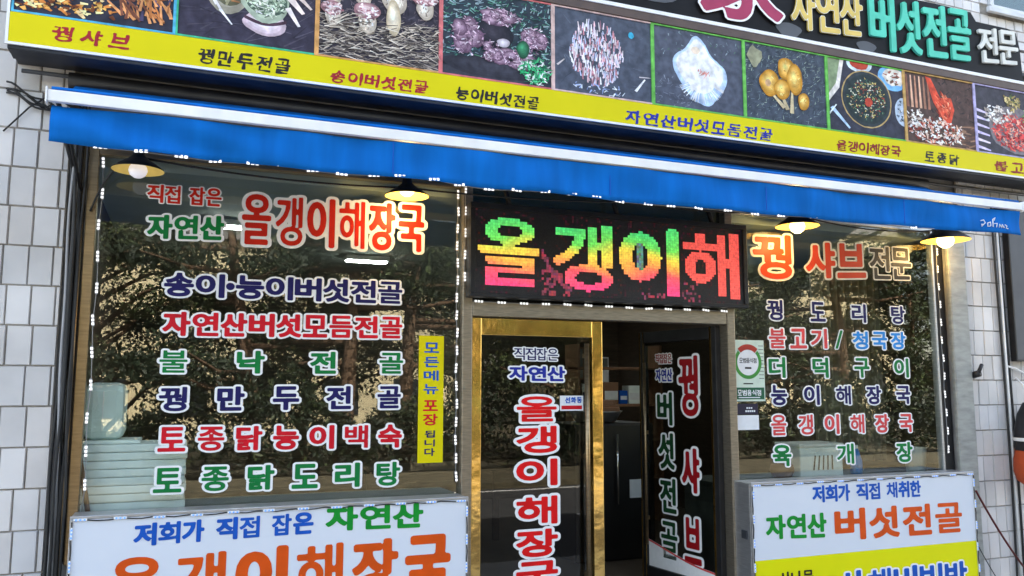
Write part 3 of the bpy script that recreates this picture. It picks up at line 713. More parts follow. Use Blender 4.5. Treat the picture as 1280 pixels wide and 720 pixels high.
        p.blob(.46, .76, .05, .05, C('e0cdb8')); p.inell(18, .53, .47, .09, .04, .05, .014, [C('d89a90'), C('c87468'), C('e8c4bc')])
    elif i == 6:
        p.rect(0, 0, 1, 1, C('3d4550')); p.scatter(700, 0, 0, 1, 1, .045, .008, [C('5c6a74'), C('6a7a80'), C('48565c'), C('8a988c'), C('2c343c')], .8, 1.0); p.blob(.12, .82, .08, .14, C('8a8a70'), .25)
        for a, b, c, d in ((.50, .18, .42, .40), (.55, .14, .56, .42), (.46, .2, .30, .38)): p.stroke(a, b, c, d, .05, C('b8a884'))
        for a, b, rx, rz in ((.29, .50, .12, .17), (.44, .44, .10, .13), (.50, .72, .11, .16), (.60, .60, .10, .20), (.70, .32, .07, .12)):
            p.soft(a, b, rx, rz, 'a8741c', 'f4d07c', 8); p.inell(10, a, b, rx * .6, rz * .6, .03, .012, [C('f4d684'), C('b87c28')])
        p.blob(.27, .5, .035, .05, C('c8a078'))
    elif i == 7:
        p.rect(0, 0, 1, 1, C('2f303c')); p.scatter(40, 0, 0, 1, 1, .2, .01, [C('3a3c48'), C('262832')])
        p.put([(0, 1), (.22, 1), (.15, .6), (0, .38)], C('cfc8c0'), 0); p.put([(0, 1), (.17, 1), (.11, .66), (0, .48)], C('7a8a68'), 0)
        p.blob(.42, .98, .17, .12, C('b8c8d8'), .02, 20); p.blob(.42, 1.0, .13, .1, C('a83c28'), .1)
        p.blob(.86, .86, .2, .18, C('6aa0cc'), .02, 20); p.blob(.88, .88, .15, .13, C('c8c0b4'), .12); p.inell(24, .88, .88, .12, .1, .05, .03, [C('8a4a3a'), C('e8e0d4'), C('584838')])
        p.blob(.99, .40, .12, .2, C('aab8c8'), .03, 20); p.inell(24, .96, .4, .06, .14, .04, .03, [C('5a6878'), C('d8d8dc'), C('3a4858')])
        p.blob(.50, .50, .33, .40, C('a08858'), .01, 40); p.blob(.50, .50, .315, .382, C('2b3438'), .01, 40); p.blob(.5, .5, .28, .34, C('1f2c2c'), .02, 30)
        p.inell(320, .5, .5, .24, .28, .03, .012, [C('6a8a60'), C('c8b068'), C('3c5a4a'), C('d8d4bc'), C('8a3a28')]); p.blob(.52, .46, .05, .06, C('b0402c'))
        p.stroke(.04, .32, .26, .06, .05, C('9cb4dc')); p.stroke(.0, .22, .1, .36, .03, C('c8d4e8'))
    elif i == 8:
        p.rect(0, 0, 1, 1, C('4a3832')); p.scatter(60, 0, 0, 1, .4, .2, .03, [C('6a4c3c'), C('8a6a54'), C('5a4034')], 0, .3); p.scatter(100, .3, .4, 1, 1, .08, .02, [C('3a2e2c'), C('58403a'), C('2c2424')])
        for k in range(6): p.stroke(.04 + k * .06, .50, .03 + k * .06, .96, .035, p.g.choice([C('c49a80'), C('a87860'), C('8a5c48')]))
        p.put([(.30, .98), (.38, .96), (.50, .70), (.66, .72), (.70, .55), (.64, .34), (.58, .22), (.52, .40), (.40, .62)], C('c2452c'), 0); p.inell(50, .55, .56, .1, .2, .07, .02, [C('e87050'), C('8a2818'), C('d86a48'), C('f0a080')], 1.9, .6)
        p.inell(300, .42, .20, .40, .18, .05, .03, [C('e8dcd0'), C('c8b0a0'), C('8a3428'), C('f4ece4'), C('5a2c24'), C('d89a84')])
        p.inell(40, .12, .36, .1, .12, .06, .03, [C('dcd0c4'), C('a8988c'), C('e8e0d8')])
    else:
        p.rect(0, 0, 1, 1, C('3a3840'))
        for k in range(6): p.stroke(.0, .08 + k * .11, .20, .04 + k * .11, .045, C('c8bce4'))
        p.blob(.62, .40, .42, .36, C('6a6468'), .05, 26); p.inell(420, .60, .36, .34, .26, .06, .026, [C('b03438'), C('d85a50'), C('7a1c22'), C('e89a88'), C('c84444')])
        p.inell(80, .34, .60, .2, .14, .06, .035, [C('e8e0dc'), C('c8bcb4'), C('8a8078')]); p.inell(50, .58, .82, .12, .12, .06, .03, [C('8a7a48'), C('c8b480'), C('4a5a34')]); p.inell(40, .84, .62, .1, .12, .05, .025, [C('4a7a40'), C('88a868')])
XE = [-.921, -.109, .684, 1.466, 2.258, 3.041, 3.832, 4.621, 5.429, 6.23, 7.03]
BC = ['58b4d8', '48b888', 'd8a060', 'd87878', 'd8b8b0', '70c058', '70c058', '68b850', 'c8a060', 'b8b0d8', 'a890d0']
PN = ['golden fried pieces', 'bowls of dumplings', 'pink mushrooms on straw', 'mauve mushrooms on leaves', 'pale coral mushroom', 'large white mushroom', 'yellow mushrooms', 'dark bowl of soup', 'red chicken and garlic', 'red meat with vegetables']
for i in range(10):
    a, b = XE[i] + .007, XE[i + 1] - .007
    p = Paint(a, b, 3.592, 4.188, -.3915, 20 + i); pic(i, p)
    ph = obj('photo_print', p.mb, 'print', menu, label='printed photo of ' + PN[i])
    bd = MB(); cA, cB = hexc(BC[i]), hexc(BC[i + 1] if i < 10 else BC[i])
    bd.box(a - .007, a + .004, -.4, -.3865, 3.586, 4.194, 0, 0, cA); bd.box(b - .008, b + .0068, -.4, -.3865, 3.586, 4.194, 0, 0, hexc(BC[i]) if i in (0, 5, 6) else cB)
    bd.box(a + .0042, b - .0082, -.4, -.3865, 3.5855, 3.596, 0, 0, cA); bd.box(a + .0042, b - .0082, -.4, -.3865, 4.184, 4.194, 0, 0, cA)
    obj('border', bd, 'print', ph)

# ------------------------------------------------------------------ upper sign with raised letters
top = thing('letter_signboard', 'black upper signboard with raised yellow, teal and white letters', 'signboard', (4.0, -.4, 4.25))
out = [(2.0, 4.288), (6.86, 4.288), (6.845, 4.60), (6.81, 4.74), (6.70, 4.765), (6.32, 4.765), (6.26, 4.84), (5.9, 4.845), (5.07, 4.83), (4.26, 4.86), (4.2, 5.2), (2.0, 5.2)]
obj('panel', MB().prism(out, -.39, -.28), 'signblack', top)
for cxx, czz, rx, rz in ((4.27, 4.345, .12, .06), (5.05, 4.33, .10, .05), (3.05, 4.48, .30, .12), (2.55, 4.42, .2, .1), (4.62, 4.62, .12, .05), (4.9, 4.72, .1, .05)):
    sw = MB().prism([(cxx + rx * math.cos(t) * (1 + .15 * math.sin(3 * t)), czz + rz * math.sin(t)) for t in [2 * PI * k / 20 for k in range(20)]], -.3935, -.3905)
    obj('grey_pattern', sw, 'signgrey', top)
obj('white_trim', MB().box(2.0, 7.4, -.414, -.37, 4.258, 4.286, 0, .002), 'white_bar', top)
obj('support_rail', MB().box(6.87, 7.4, -.30, -.02, 4.40, 4.43).tube([(6.86, -.25, 4.66), (7.3, -.2, 4.7)], .012, 6), 'black_metal', top)
def letters3d(t, x0, x1, zb0, zt0, zb1, zt1, g_, col, bold, outl, thick=.03):
    mb = text_mesh(t, x0, x1, zb0, zt0, zb1, zt1, g_, bold, outl, -.414, 34, thick=.022)
    obj('raised_letters', mb, ['v_' + col, 'white_vinyl'], top, label='raised %s letters reading %s' % (CN[col], t))
letters3d('家', 3.44, 4.21, 4.315, 5.03, 4.345, 5.05, 0, 'magenta', .035, .028)
letters3d('자연산', 4.288, 5.007, 4.354, 4.74, 4.399, 4.785, .03, 'yellow', .022, .012)
letters3d('버섯전골', 5.08, 6.226, 4.309, 4.79, 4.373, 4.84, .06, 'teal', .026, 0)
letters3d('전문', 6.308, 6.795, 4.386, 4.717, 4.43, 4.74, .06, 'white', .022, 0)
# ------------------------------------------------------------------ blue awning
aw = thing('awning', 'blue fabric awning with a white front bar across the whole shopfront', 'awning', (2.6, -1.0, 2.7))
g = random.Random(4)
va = MB(); NX = 160; NZ = 6
def vy(x, v): return -1.0 + .012 * math.sin(x * 3.1 + .5) * (1 - v) + .006 * math.sin(x * 9.3) * (1 - v) + .008 * math.sin(x * 1.3 + 2) + .016 * math.exp(-((x + .1) / .7) ** 2) * math.sin(x * 9 + v * 6) + .009 * math.sin(x * 5.3 + v * 4) + .006 * math.sin(x * 13.1 - v * 3)
def vz0(x): return 2.735 - .024 * math.sin((x + .62) / 6.48 * PI) + .004 * math.sin(x * 7.0)
vs = [(-.618 + 6.468 * i / NX, vy(-.618 + 6.468 * i / NX, j / NZ), vz0(-.618 + 6.468 * i / NX) + (2.918 - vz0(-.618 + 6.468 * i / NX)) * j / NZ) for j in range(NZ + 1) for i in range(NX + 1)]
n0 = len(vs); vs += [(x, y + .004, z) for x, y, z in vs]
fs = [(j * (NX + 1) + i, j * (NX + 1) + i + 1, (j + 1) * (NX + 1) + i + 1, (j + 1) * (NX + 1) + i) for j in range(NZ) for i in range(NX)]
fs += [tuple(n0 + q for q in reversed(f_)) for f_ in fs]
fs += [(i, n0 + i, n0 + i + 1, i + 1) for i in range(NX)]
va.add(vs, fs, 0, None, True)
valance = obj('valance', va, 'blue_fabric', aw)
for x in (1.02, 2.35, 3.5, 4.7):
    sm = MB().box(x - .002, x + .002, vy(x, 0) - .004, vy(x, 0) - .0005, 2.74, 2.915)
    obj('seam', sm, mats='v_blue', parent=valance)
obj('front_bar', MB().box(-.632, 5.872, -1.022, -.99, 2.926, 2.982, 0, .004), 'white_bar', aw)
obj('end_cap', MB().box(-.640, -.6325, -1.035, -.965, 2.915, 2.992, 0, .003), 'white_bar', aw)
obj('end_cap', MB().box(5.8725, 5.88, -1.035, -.965, 2.915, 2.992, 0, .003), 'white_bar', aw)
ro = MB(); N = 14
prof = [(-1.0 + .86 * t, 2.985 + .32 * t - .045 * math.sin(t * PI)) for t in [k / N for k in range(N + 1)]]
prof[0] = (-1.012, 2.987)
vs = [(x, y, z) for x in (-.625, 5.865) for y, z in prof] + [(x, y, z - .004) for x in (-.625, 5.865) for y, z in prof]
m_ = N + 1
fs = [(i, m_ + i, m_ + i + 1, i + 1) for i in range(N)] + [(2 * m_ + i + 1, 3 * m_ + i + 1, 3 * m_ + i, 2 * m_ + i) for i in range(N)]
ro.add(vs, fs, 0, None, True)
# the rolled lip of fabric lying on the bar
ro.tube([(-.62, -.99, 2.995), (5.86, -.99, 2.995)], .011, 10)
obj('roof_fabric', ro, 'blue_fabric', aw)
obj('roller_tube', MB().tube([(-.66, -.13, 3.33), (5.9, -.13, 3.33)], .05, 14), 'black_metal', aw)
for x in (-.56, 1.2, 3.9, 5.80):
    obj('folding_arm', MB().tube([(x, -.98, 2.95), (x + .10, -.5, 2.99), (x + .02, -.04, 3.05)], .018, 8), 'black_metal', aw)
obj('strut', MB().tube([(-.60, -.95, 2.955), (-.61, -.4, 2.95), (-.57, -.03, 2.70)], .012, 6), 'black_metal', aw)
mk = MB()
g = random.Random(2); x = 5.42
def scr(pts, r=.004): mk.tube([(px, -1.018, pz) for px, pz in pts], r, 5)
scr([(5.42, 2.812), (5.45, 2.82), (5.465, 2.80), (5.44, 2.78)]); scr([(5.43, 2.79), (5.43, 2.77)])
scr([(5.49, 2.80), (5.52, 2.81), (5.52, 2.78), (5.49, 2.775), (5.49, 2.80)]); scr([(5.545, 2.83), (5.545, 2.775)]); scr([(5.56, 2.80), (5.59, 2.805), (5.58, 2.775)])
scr([(5.61, 2.775), (5.615, 2.80), (5.635, 2.775), (5.64, 2.80), (5.66, 2.775)]); scr([(5.67, 2.80), (5.69, 2.79), (5.68, 2.775), (5.70, 2.772)]); scr([(5.545, 2.83), (5.57, 2.845), (5.56, 2.825)])
obj('handwriting', mk, 'white_vinyl', valance)

# ------------------------------------------------------------------ strings of white LED modules
def module_mesh(horizontal):
    mb = MB(); a, b = (.033, .0065) if horizontal else (.0065, .036)
    mb.box(-a, a, -.006, .0, -b, b, 1, .002)
    for k in (-1, 0, 1):
        o = k * .022; cx_, cz_ = (o, 0) if horizontal else (0, o)
        mb.box(cx_ - .0075, cx_ + .0075, -.011, -.0065, cz_ - .0075, cz_ + .0075, 0, .002)
    return mb
def string(label, pts, horizontal, wire=True):
    r_ = thing('light_string', label, 'light string', pts[0], 'strings of white LED modules')
    first = None
    for p_ in pts:
        if first is None: first = obj('led_module', module_mesh(horizontal), ['white_plastic', 'module_body'], r_, off=(0, 0, 0)); o = first
        else: o = first.copy(); COL.objects.link(o); o.parent = r_
        o.location = Vector(p_) - Vector(pts[0])
        o.rotation_euler = (0, random.uniform(-.10, .10), 0)
    if wire: obj('wire', MB().tube([(x, y + .001, z) for x, y, z in pts], .0025, 5), 'cable_grey', r_)
    return r_
lst = []; x = .0
valx = [-.40, -.36, .04, .16, .30, .44, .58, .72, .90, 1.04, 1.22, 1.36, 1.55, 1.70, 1.94, 2.10, 2.24, 2.38, 2.66, 2.80, 2.95, 3.22, 3.45, 3.60, 3.78, 4.1, 4.5, 4.9, 5.3]
valx = [-.40, -.22, -.04, .12, .30, .45, .60, .75, .92, 1.06, 1.25, 1.40, 1.58, 1.74, 1.92, 2.10, 2.26, 2.42, 2.62, 2.78, 2.98, 3.18, 3.40, 3.62, 3.9, 4.3, 4.8, 5.3]
string('white LED string hanging along the lower edge of the blue awning', [(x, vy(x, 0) + .012, vz0(x) + .003 + .006 * math.sin(x * 31)) for x in valx], True)
string('white LED string running down the left edge of the left window', [(-.470 + .006 * math.sin(k * 2.1), -.012, 2.90 - k * .185) for k in range(12)], False)
string('white LED string on the left side of the post beside the door', [(1.712 + .004 * math.sin(k * 1.7), -.012, 2.90 - k * .118) for k in range(17)], False)
string('shorter white LED string on the post just left of the door sign', [(1.7505 + .003 * math.sin(k * 1.3), -.062, 2.93 - k * .15) for k in range(5)], False)
string('white LED string along the bronze header under the door sign', [(1.85 + k * .165, -.058, 2.168 - .003 * math.sin(k)) for k in range(13)], True)
string('white LED string on the dark strip right of the right window', [(6.118 + .004 * math.sin(k * 1.9), -.014, 2.93 - k * .155) for k in range(13)], False)

# ------------------------------------------------------------------ enamel lamps under the awning
def lamp(x, z, rad, label, bulb, tilt=0, up=0.0):
    t = thing('hanging_lamp', label, 'lamp', (x, -.22, z), 'enamel lamps under the awning')
    t.rotation_euler = (0, R(tilt), 0)
    k = rad / .14; s_ = MB()
    s_.lathe([(.012, .135), (.03, .13), (.034, .085), (.06, .062), (.10, .035), (.136, .008), (.14, .0)], 0, 0, 28)
    s_.v = [(a * k, b * k, c * k) for a, b, c in s_.v]
    sh = obj('lamp_shade', s_, 'black_metal', t, off=(0, 0, 0))
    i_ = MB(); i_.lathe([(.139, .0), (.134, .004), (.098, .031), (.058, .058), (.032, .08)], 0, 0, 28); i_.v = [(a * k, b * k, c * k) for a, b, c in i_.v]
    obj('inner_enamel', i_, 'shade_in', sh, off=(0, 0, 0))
    bl = MB(); bl.lathe([(.0, -.045), (.02, -.042), (.042, -.026), (.051, -.002), (.046, .02), (.03, .042), (.022, .07)], 0, 0, 20); bl.v = [(a * k, b * k, c * k + up) for a, b, c in bl.v]
    obj('bulb', bl, bulb, t, off=(0, 0, 0))
    co = MB(); co.tube([(0, 0, .13 * k), (.005, .0, .22), (0, .02, .34)], .006, 6)
    obj('cord', co, 'cable', t, off=(0, 0, 0))
    if bulb == 'bulb_on':
        ld = bpy.data.lights.new('lamp_glow', 'POINT'); ld.energy = 1.1; ld.color = (1.0, .66, .25); ld.shadow_soft_size = .03
        lo = bpy.data.objects.new('lamp_glow', ld); COL.objects.link(lo); lo.parent = t; lo.location = (0, 0, -.075 * k)
    return t
lamp(-.272, 2.822, .141, 'lamp at the left end with a pale bulb given a faint glow under its yellow glowing shade', 'bulb_faint_glow')
lamp(1.303, 2.808, .140, 'lamp with a glowing cream shade above the large red lettering', 'bulb_on', 0, .045)
lamp(4.425, 2.840, .166, 'lit lamp above the orange letters of the right window', 'bulb_on')
lamp(5.995, 2.832, .195, 'lit lamp at the right end in front of the dark strip', 'bulb_on')
wi = MB()
wp = [(-.5, -.2, 2.86), (-.272, -.2, 2.95), (.2, -.18, 2.87), (.8, -.18, 2.845), (1.303, -.2, 2.93)]
def sag(a, b, d, n=14): return [(a[0] + (b[0] - a[0]) * t, a[1] + (b[1] - a[1]) * t, a[2] + (b[2] - a[2]) * t - d * 4 * t * (1 - t)) for t in [k / n for k in range(n + 1)]]
L4 = [(-.52, -.05, 2.60), (-.40, -.12, 2.84), (-.272, -.2, 2.905), (1.303, -.2, 2.87), (2.85, -.22, 2.9), (4.425, -.2, 2.94), (5.995, -.2, 2.93)]
for a, b, d in zip(L4[:-1], L4[1:], (-.03, -.01, .035, .02, .02, .06)): wi.tube(sag(a, b, d), .006, 6)
tag(obj('lamp_cable', wi, 'cable'), 'black cable sagging from lamp to lamp under the awning', 'cable')

# ------------------------------------------------------------------ the two light boxes
def lightbox(x0, x1, z0, z1, yf, label, yellow_z=None):
    t = thing('light_box_sign', label, 'light box', ((x0 + x1) / 2, yf, z0))
    c = MB(); c.box(x0, x1, yf + .012, -.04, z0, z1 - .005, 0, .006)
    obj('cabinet', c, 'alu', t)
    fm = MB()
    for a, b, cc, d in ((x0, x1, z1 - .018, z1), (x0, x1, z0, z0 + .018)): fm.box(a, b, yf - .004, yf + .0115, cc, d, 0, .003)
    for a, b in ((x0, x0 + .016), (x1 - .016, x1)): fm.box(a, b, yf - .004, yf + .0115, z0 + .0185, z1 - .0185, 0, .003)
    obj('frame', fm, 'alu', t)
    if yellow_z:
        obj('white_face', MB().box(x0 + .0165, x1 - .0165, yf, yf + .0118, yellow_z, z1 - .0185), 'boxwhite', t)
        obj('yellow_face', MB().box(x0 + .0165, x1 - .0165, yf, yf + .0118, z0 + .0185, yellow_z - .0005), 'boxyellow', t)
    else:
        obj('white_face', MB().box(x0 + .0165, x1 - .0165, yf, yf + .0118, z0 + .0185, z1 - .0185), 'boxwhite', t)
    lm = MB(); wire = MB(); n = int((x1 - x0) / .19)
    rr = random.Random(int(x0 * 10) + 3)
    def mod(cx_, cz_, hor):
        a, b = (.033, .006) if hor else (.005, .033)
        m1 = MB(); m1.box(cx_ - a, cx_ + a, yf - .012, yf - .0045, cz_ - b, cz_ + b, 0, .002)
        for k in (-1, 0, 1):
            ox, oz = (k * .02, 0) if hor else (0, k * .02); m1.box(cx_ + ox - .005, cx_ + ox + .005, yf - .0155, yf - .0125, cz_ + oz - .005, cz_ + oz + .005, 1, .001)
        obj('led_module', m1, ['white_bar', 'blue_led'], t)
    for k in range(n + 1): mod(x0 + .05 + (x1 - x0 - .1) * k / n, z1 - .022 + rr.uniform(-.003, .003), True)
    for xx in (x0 + .012, x1 - .012):
        for k in range(5): mod(xx + rr.uniform(-.003, .003), z1 - .09 - k * .17, False)
    wire.tube([(x0 + .02 + (x1 - x0 - .04) * k / 40, yf - .008, z1 - .024 + .004 * math.sin(k * 1.9)) for k in range(41)], .0035, 5)
    for xx in (x0 + .010, x1 - .010): wire.tube([(xx + .003 * math.sin(k * 2.3), yf - .007, z1 - .03 - k * .05) for k in range(18)], .0035, 5)
    obj('wire', wire, 'cable', t)
    return t
bl_ = lightbox(-.505, 1.722, -.05, .912, -.25, 'wide white light box below the left window with blue, green and orange lettering')
write(bl_, [('저희가 직접 잡은', -.193, .767, .733, .858, .744, .872, .05, 'blue', .045, 0), ('자연산', .836, 1.43, .75, .898, .738, .889, .05, 'boxgreen', .05, 0), ('올갱이해장국', -.311, 1.608, .361, .690, .345, .700, .13, 'boxorange', .045, 0)], -.2525, 34)
br_ = lightbox(3.879, 6.113, -.16, .908, -.25, 'white and yellow light box below the right window', .354)
write(br_, [('저희가 직접 채취한', 4.436, 5.525, .734, .863, .73, .86, .05, 'blue', .038, 0), ('자연산', 4.0, 4.559, .496, .67, .476, .663, .05, 'boxgreen', .042, 0), ('버섯전골', 4.635, 5.958, .442, .682, .425, .676, .12, 'boxorange', .045, 0),
            ('산나물', 4.105, 4.418, .151, .262, .146, .258, .05, 'black', .03, 0)], -.2525, 34)
write(br_, [('산채비빔밥', 4.655, 5.971, -.02, .225, -.045, .210, .08, 'blue', .04, .05)], -.2545, 34)
obj('latch', MB().box(3.868, 3.8785, -.2, -.14, .50, .56, 0, .003), 'slate_metal', br_)

# ------------------------------------------------------------------ cables and pipes on the walls
ca = thing('cable_bundle', 'bundle of black and grey cables running down the left edge of the shopfront', 'cables', (-.59, -.06, -.3))
g = random.Random(11)
for k in range(6):
    xx = -.628 + k * .014; ph0 = g.uniform(0, 6)
    pts = [(xx + .008 * math.sin(z * 2.3 + ph0) + .004 * math.sin(z * 7 + ph0), -.045 - .02 * (k % 3) + .006 * math.sin(z * 3 + ph0), z) for z in [-.3 + q * .12 for q in range(31)]]
    obj('cable', MB().tube(pts, g.uniform(.006, .011), 6), 'cable_grey' if k == 1 else 'cable', ca)
obj('conduit', MB().tube([(-.565, -.05, -.3), (-.565, -.05, 3.36)], .012, 8), 'bronze', ca)
tg = MB()
for k in range(5):
    ph0 = g.uniform(0, 6); z0_ = 3.30 - k * .012
    tg.tube([(-.98 + t * .4, -.05 - .02 * math.sin(t * 4 + ph0), z0_ - .05 * math.sin(t * 3.1) - .16 * t * t + .012 * math.sin(t * 14 + ph0)) for t in [q / 16 for q in range(17)]], .006, 5)
tg.tube([(-.98, -.05, 3.02), (-.86, -.06, 3.17), (-.76, -.05, 3.26)], .005, 5); tg.tube([(-.75, -.06, 3.2), (-.68, -.07, 3.05), (-.62, -.06, 2.85)], .014, 6)
tag(obj('tangled_cable', tg, 'cable'), 'tangle of black cables on the tiles under the sign at upper left', 'cables')
pi_ = thing('wall_pipe', 'thin white pipe with dark cable on the right tiled wall', 'pipe', (6.83, -.06, -.3))
obj('pipe', MB().tube([(6.84, -.05, 3.3), (6.845, -.05, 1.6), (6.85, -.05, -.3)], .011, 8), 'white_bar', pi_)
obj('cable', MB().tube([(6.80 + .014 * math.sin(z * 1.5), -.05, z) for z in [3.3 - .12 * q for q in range(31)]], .010, 6), 'cable', pi_)
obj('cable', MB().tube([(6.875 + .02 * math.sin(z * 1.1 + 1), -.05, z) for z in [3.3 - .12 * q for q in range(31)]], .011, 6), 'cable', pi_)
obj('branch_cable', MB().tube([(6.85, -.06, 1.78), (6.95, -.06, 1.76), (7.1, -.06, 1.70)], .009, 6), 'white_bar', pi_)
hk = thing('wall_hook', 'small black clamp sticking out of the right tiled wall', 'hook', (6.45, -.1, 1.72))
obj('clamp', MB().tube([(6.43, -.05, 1.70), (6.43, -.11, 1.715)], .03, 10).tube([(6.43, -.10, 1.72), (6.49, -.09, 1.79)], .016, 8), 'black_metal', hk)
tag(obj('power_cord', MB().tube(sag((6.19, -.2, .74), (6.80, -.12, .06), .03), .009, 6), 'cable_red'), 'dark red cord running from the right light box down the tiles', 'cord')
tag(obj('thin_cord', MB().tube(sag((6.16, -.1, .50), (6.75, -.07, -.28), .05), .004, 5), 'cable'), 'thin dark cord behind the right light box', 'cord')
bo = thing('grey_signboard', 'dark grey board cut off by the right edge of the picture', 'board', (7.6, -.1, 1.83))
obj('board', MB().box(6.93, 8.3, -.10, -.05, 1.83, 3.30, 0, .006), 'grey_board', bo)
obj('rim', MB().box(6.912, 6.9295, -.105, -.045, 1.825, 3.30, 0, .004).box(6.93, 8.3, -.105, -.1005, 1.825, 1.84), 'black_metal', bo)
ob_ = thing('hanging_bag', 'rounded orange and black object hanging at the right edge', 'bag', (6.93, -.2, .80))
hb_ = MB(); hb_.lathe([(.0, .74), (.09, .745), (.15, .79), (.175, .87), (.17, .97), (.15, 1.05)], 6.93, -.2, 20)
obj('lower_half', hb_, 'orange_plastic', ob_)
hb_ = MB(); hb_.lathe([(.152, 1.05), (.16, 1.08), (.15, 1.22), (.12, 1.36), (.07, 1.46), (.0, 1.49)], 6.93, -.2, 20)
obj('upper_half', hb_, 'black_metal', ob_)
obj('strap', MB().tube([(6.93, -.2, 1.49), (6.94, -.12, 1.62), (6.95, -.05, 1.68)], .008, 6), 'white_bar', ob_)
obj('band', MB().lathe([(.156, 1.13), (.162, 1.14), (.158, 1.16)], 6.93, -.2, 20), 'white_bar', ob_)

# ------------------------------------------------------------------ things inside the shop
rl = thing('mint_canister', 'pale mint rounded container standing inside the left window', 'container', (-.40, .29, 1.285))
obj('body', MB().box(-.515, -.29, .16, .42, 1.285, 1.62, 0, .05), 'mint', rl); obj('seam', MB().box(-.412, -.406, .154, .1595, 1.34, 1.57), 'white_bar', rl)
tag(obj('foam_tray', MB().box(-.52, -.2, .14, .46, 1.2625, 1.283, 0, .004), 'foam'), 'thin foam tray under the mint container', 'tray')
for k in range(9):
    o = obj('foam_tray', MB().box(-.50 + random.uniform(-.006, .006), .06 + random.uniform(-.006, .006), -.0 + .10 + random.uniform(-.006, .006), .50, .836 + k * .0475, .836 + k * .0475 + .0445, 0, .008), 'foam')
    tag(o, 'pale foam trays stacked on the counter inside the left window', 'tray', 'stack of foam trays in the left window')
ct = thing('counter', 'grey counter along the inside of the left window', 'counter', (.6, .6, 0))
obj('top', MB().box(-.55, 1.9, .09, .95, .79, .832, 0, .006), 'counter', ct); obj('front_panel', MB().box(-.53, 1.88, .28, .92, -.02, .789), 'counter', ct)
sk = thing('wooden_stick', 'wooden stick leaning inside the left window below the canister', 'stick', (-.46, .2, .8))
obj('rod', MB().tube([(-.505, .06, 1.19), (-.44, .075, .84)], .014, 8), 'pot', sk)
tb = thing('counter', 'counter behind the right window holding small containers', 'counter', (5.2, .5, 0))
obj('top', MB().box(4.0, 6.3, .2, .85, .80, .84, 0, .006), 'counter', tb); obj('front_panel', MB().box(4.02, 6.3, .24, .82, -.02, .799), 'counter', tb)
wb_ = thing('storage_box', 'pale box with dark markings on the counter in the right window', 'box', (5.2, .5, .84))
obj('body', MB().box(4.86, 5.32, .36, .66, .842, 1.09, 0, .01), 'foam', wb_); obj('lid', MB().box(4.85, 5.33, .35, .67, 1.0905, 1.12, 0, .008), 'white_bar', wb_)
mk_ = MB()
for k in range(5): mk_.tube([(5.0 + k * .05, .357, .90), (5.02 + k * .045, .357, 1.02)], .006, 5)
obj('marking', mk_, 'v_black', wb_)
bt = thing('blue_bottle', 'light blue bottle beside the pale box in the right window', 'bottle', (5.55, .45, .84))
obj('body', MB().lathe([(.0, .842), (.05, .842), (.052, .95), (.03, 1.03), (.02, 1.06)], 5.55, .45, 16), 'v_sky', bt); obj('cap', MB().lathe([(.022, 1.06), (.022, 1.09), (.0, 1.09)], 5.55, .45, 12), 'white_bar', bt)
cu = MB(); cu.lathe([(.0, .842), (.075, .842), (.10, 1.06), (.104, 1.065), (.098, 1.065), (.07, .86)], 6.10, .32, 20)
tag(obj('white_cup', cu, 'foam'), 'pale plastic tub in the right corner of the right window', 'tub')
po = MB(); po.lathe([(.0, .842), (.07, .842), (.10, .90), (.09, .95), (.08, .955)], 4.72, .42, 20)
tag(obj('clay_pot', po, 'pot'), 'small brown pot on the counter of the right window', 'pot')
cur = MB(); NXc = 60
vs = [(5.55 + 1.1 * i / NXc * .72, .9 + .05 * math.sin(i * .9), z) for z in (.9, 2.85) for i in range(NXc + 1)]
cur.add(vs, [(i, i + 1, NXc + 2 + i, NXc + 1 + i) for i in range(NXc)], 0, None, True)
cur.add([(x, y + .012, z) for x, y, z in vs], [(NXc + 1 + i, NXc + 2 + i, i + 1, i) for i in range(NXc)], 0, None, True)
tag(obj('curtain', cur, 'curtain'), 'brown pleated curtain hanging inside the right window', 'curtain')
fg = thing('refrigerator', 'dark refrigerator standing inside the open doorway', 'fridge', (3.9, 1.9, 0))
obj('cabinet', MB().box(3.45, 4.3, 1.75, 2.4, -.02, 1.25, 0, .02), 'fridge', fg); obj('handle', MB().tube([(3.88, 1.72, .5), (3.88, 1.72, 1.15)], .010, 8), 'chrome', fg)
obj('notice', MB().box(4.02, 4.16, 1.738, 1.7485, .55, .72), 'paper', fg)
bs = thing('basin', 'steel basin full of produce on top of the refrigerator', 'basin', (3.8, 2.0, 1.25))
obj('bowl', MB().lathe([(.1, 1.252), (.2, 1.26), (.26, 1.36), (.27, 1.362), (.25, 1.35), (.18, 1.28)], 3.8, 2.02, 24), 'alu', bs)
pc = MB(); g = random.Random(8)
for k in range(30): pc.box(*sorted((3.8 + g.uniform(-.2, .2), 3.8 + g.uniform(-.2, .2))), 2.0 + g.uniform(-.15, 0), 2.05 + g.uniform(0, .15), 1.33, 1.38 + g.uniform(0, .09), 0, .01)
obj('produce', pc, 'pot', bs)
pf = thing('wall_picture', 'framed picture on the dark wood wall seen through the doorway', 'picture', (5.35, 6.12, 1.6))
obj('frame', MB().box(5.45, 5.75, 6.11, 6.145, 1.70, 2.2, 0, .006), 'pot', pf); obj('print', MB().box(5.48, 5.72, 6.104, 6.1095, 1.73, 2.17), 'counter', pf)
tbx = thing('dining_table', 'dark wooden dining table inside the shop', 'table', (2.6, 3.6, 0))
obj('table_top', MB().box(1.9, 3.3, 3.1, 4.0, .70, .74, 0, .006), 'wood', tbx)
for a in (1.98, 3.2):
    for b in (3.18, 3.9): obj('leg', MB().box(a - .03, a + .03, b - .03, b + .03, -.02, .699), 'wood', tbx)
proto = None
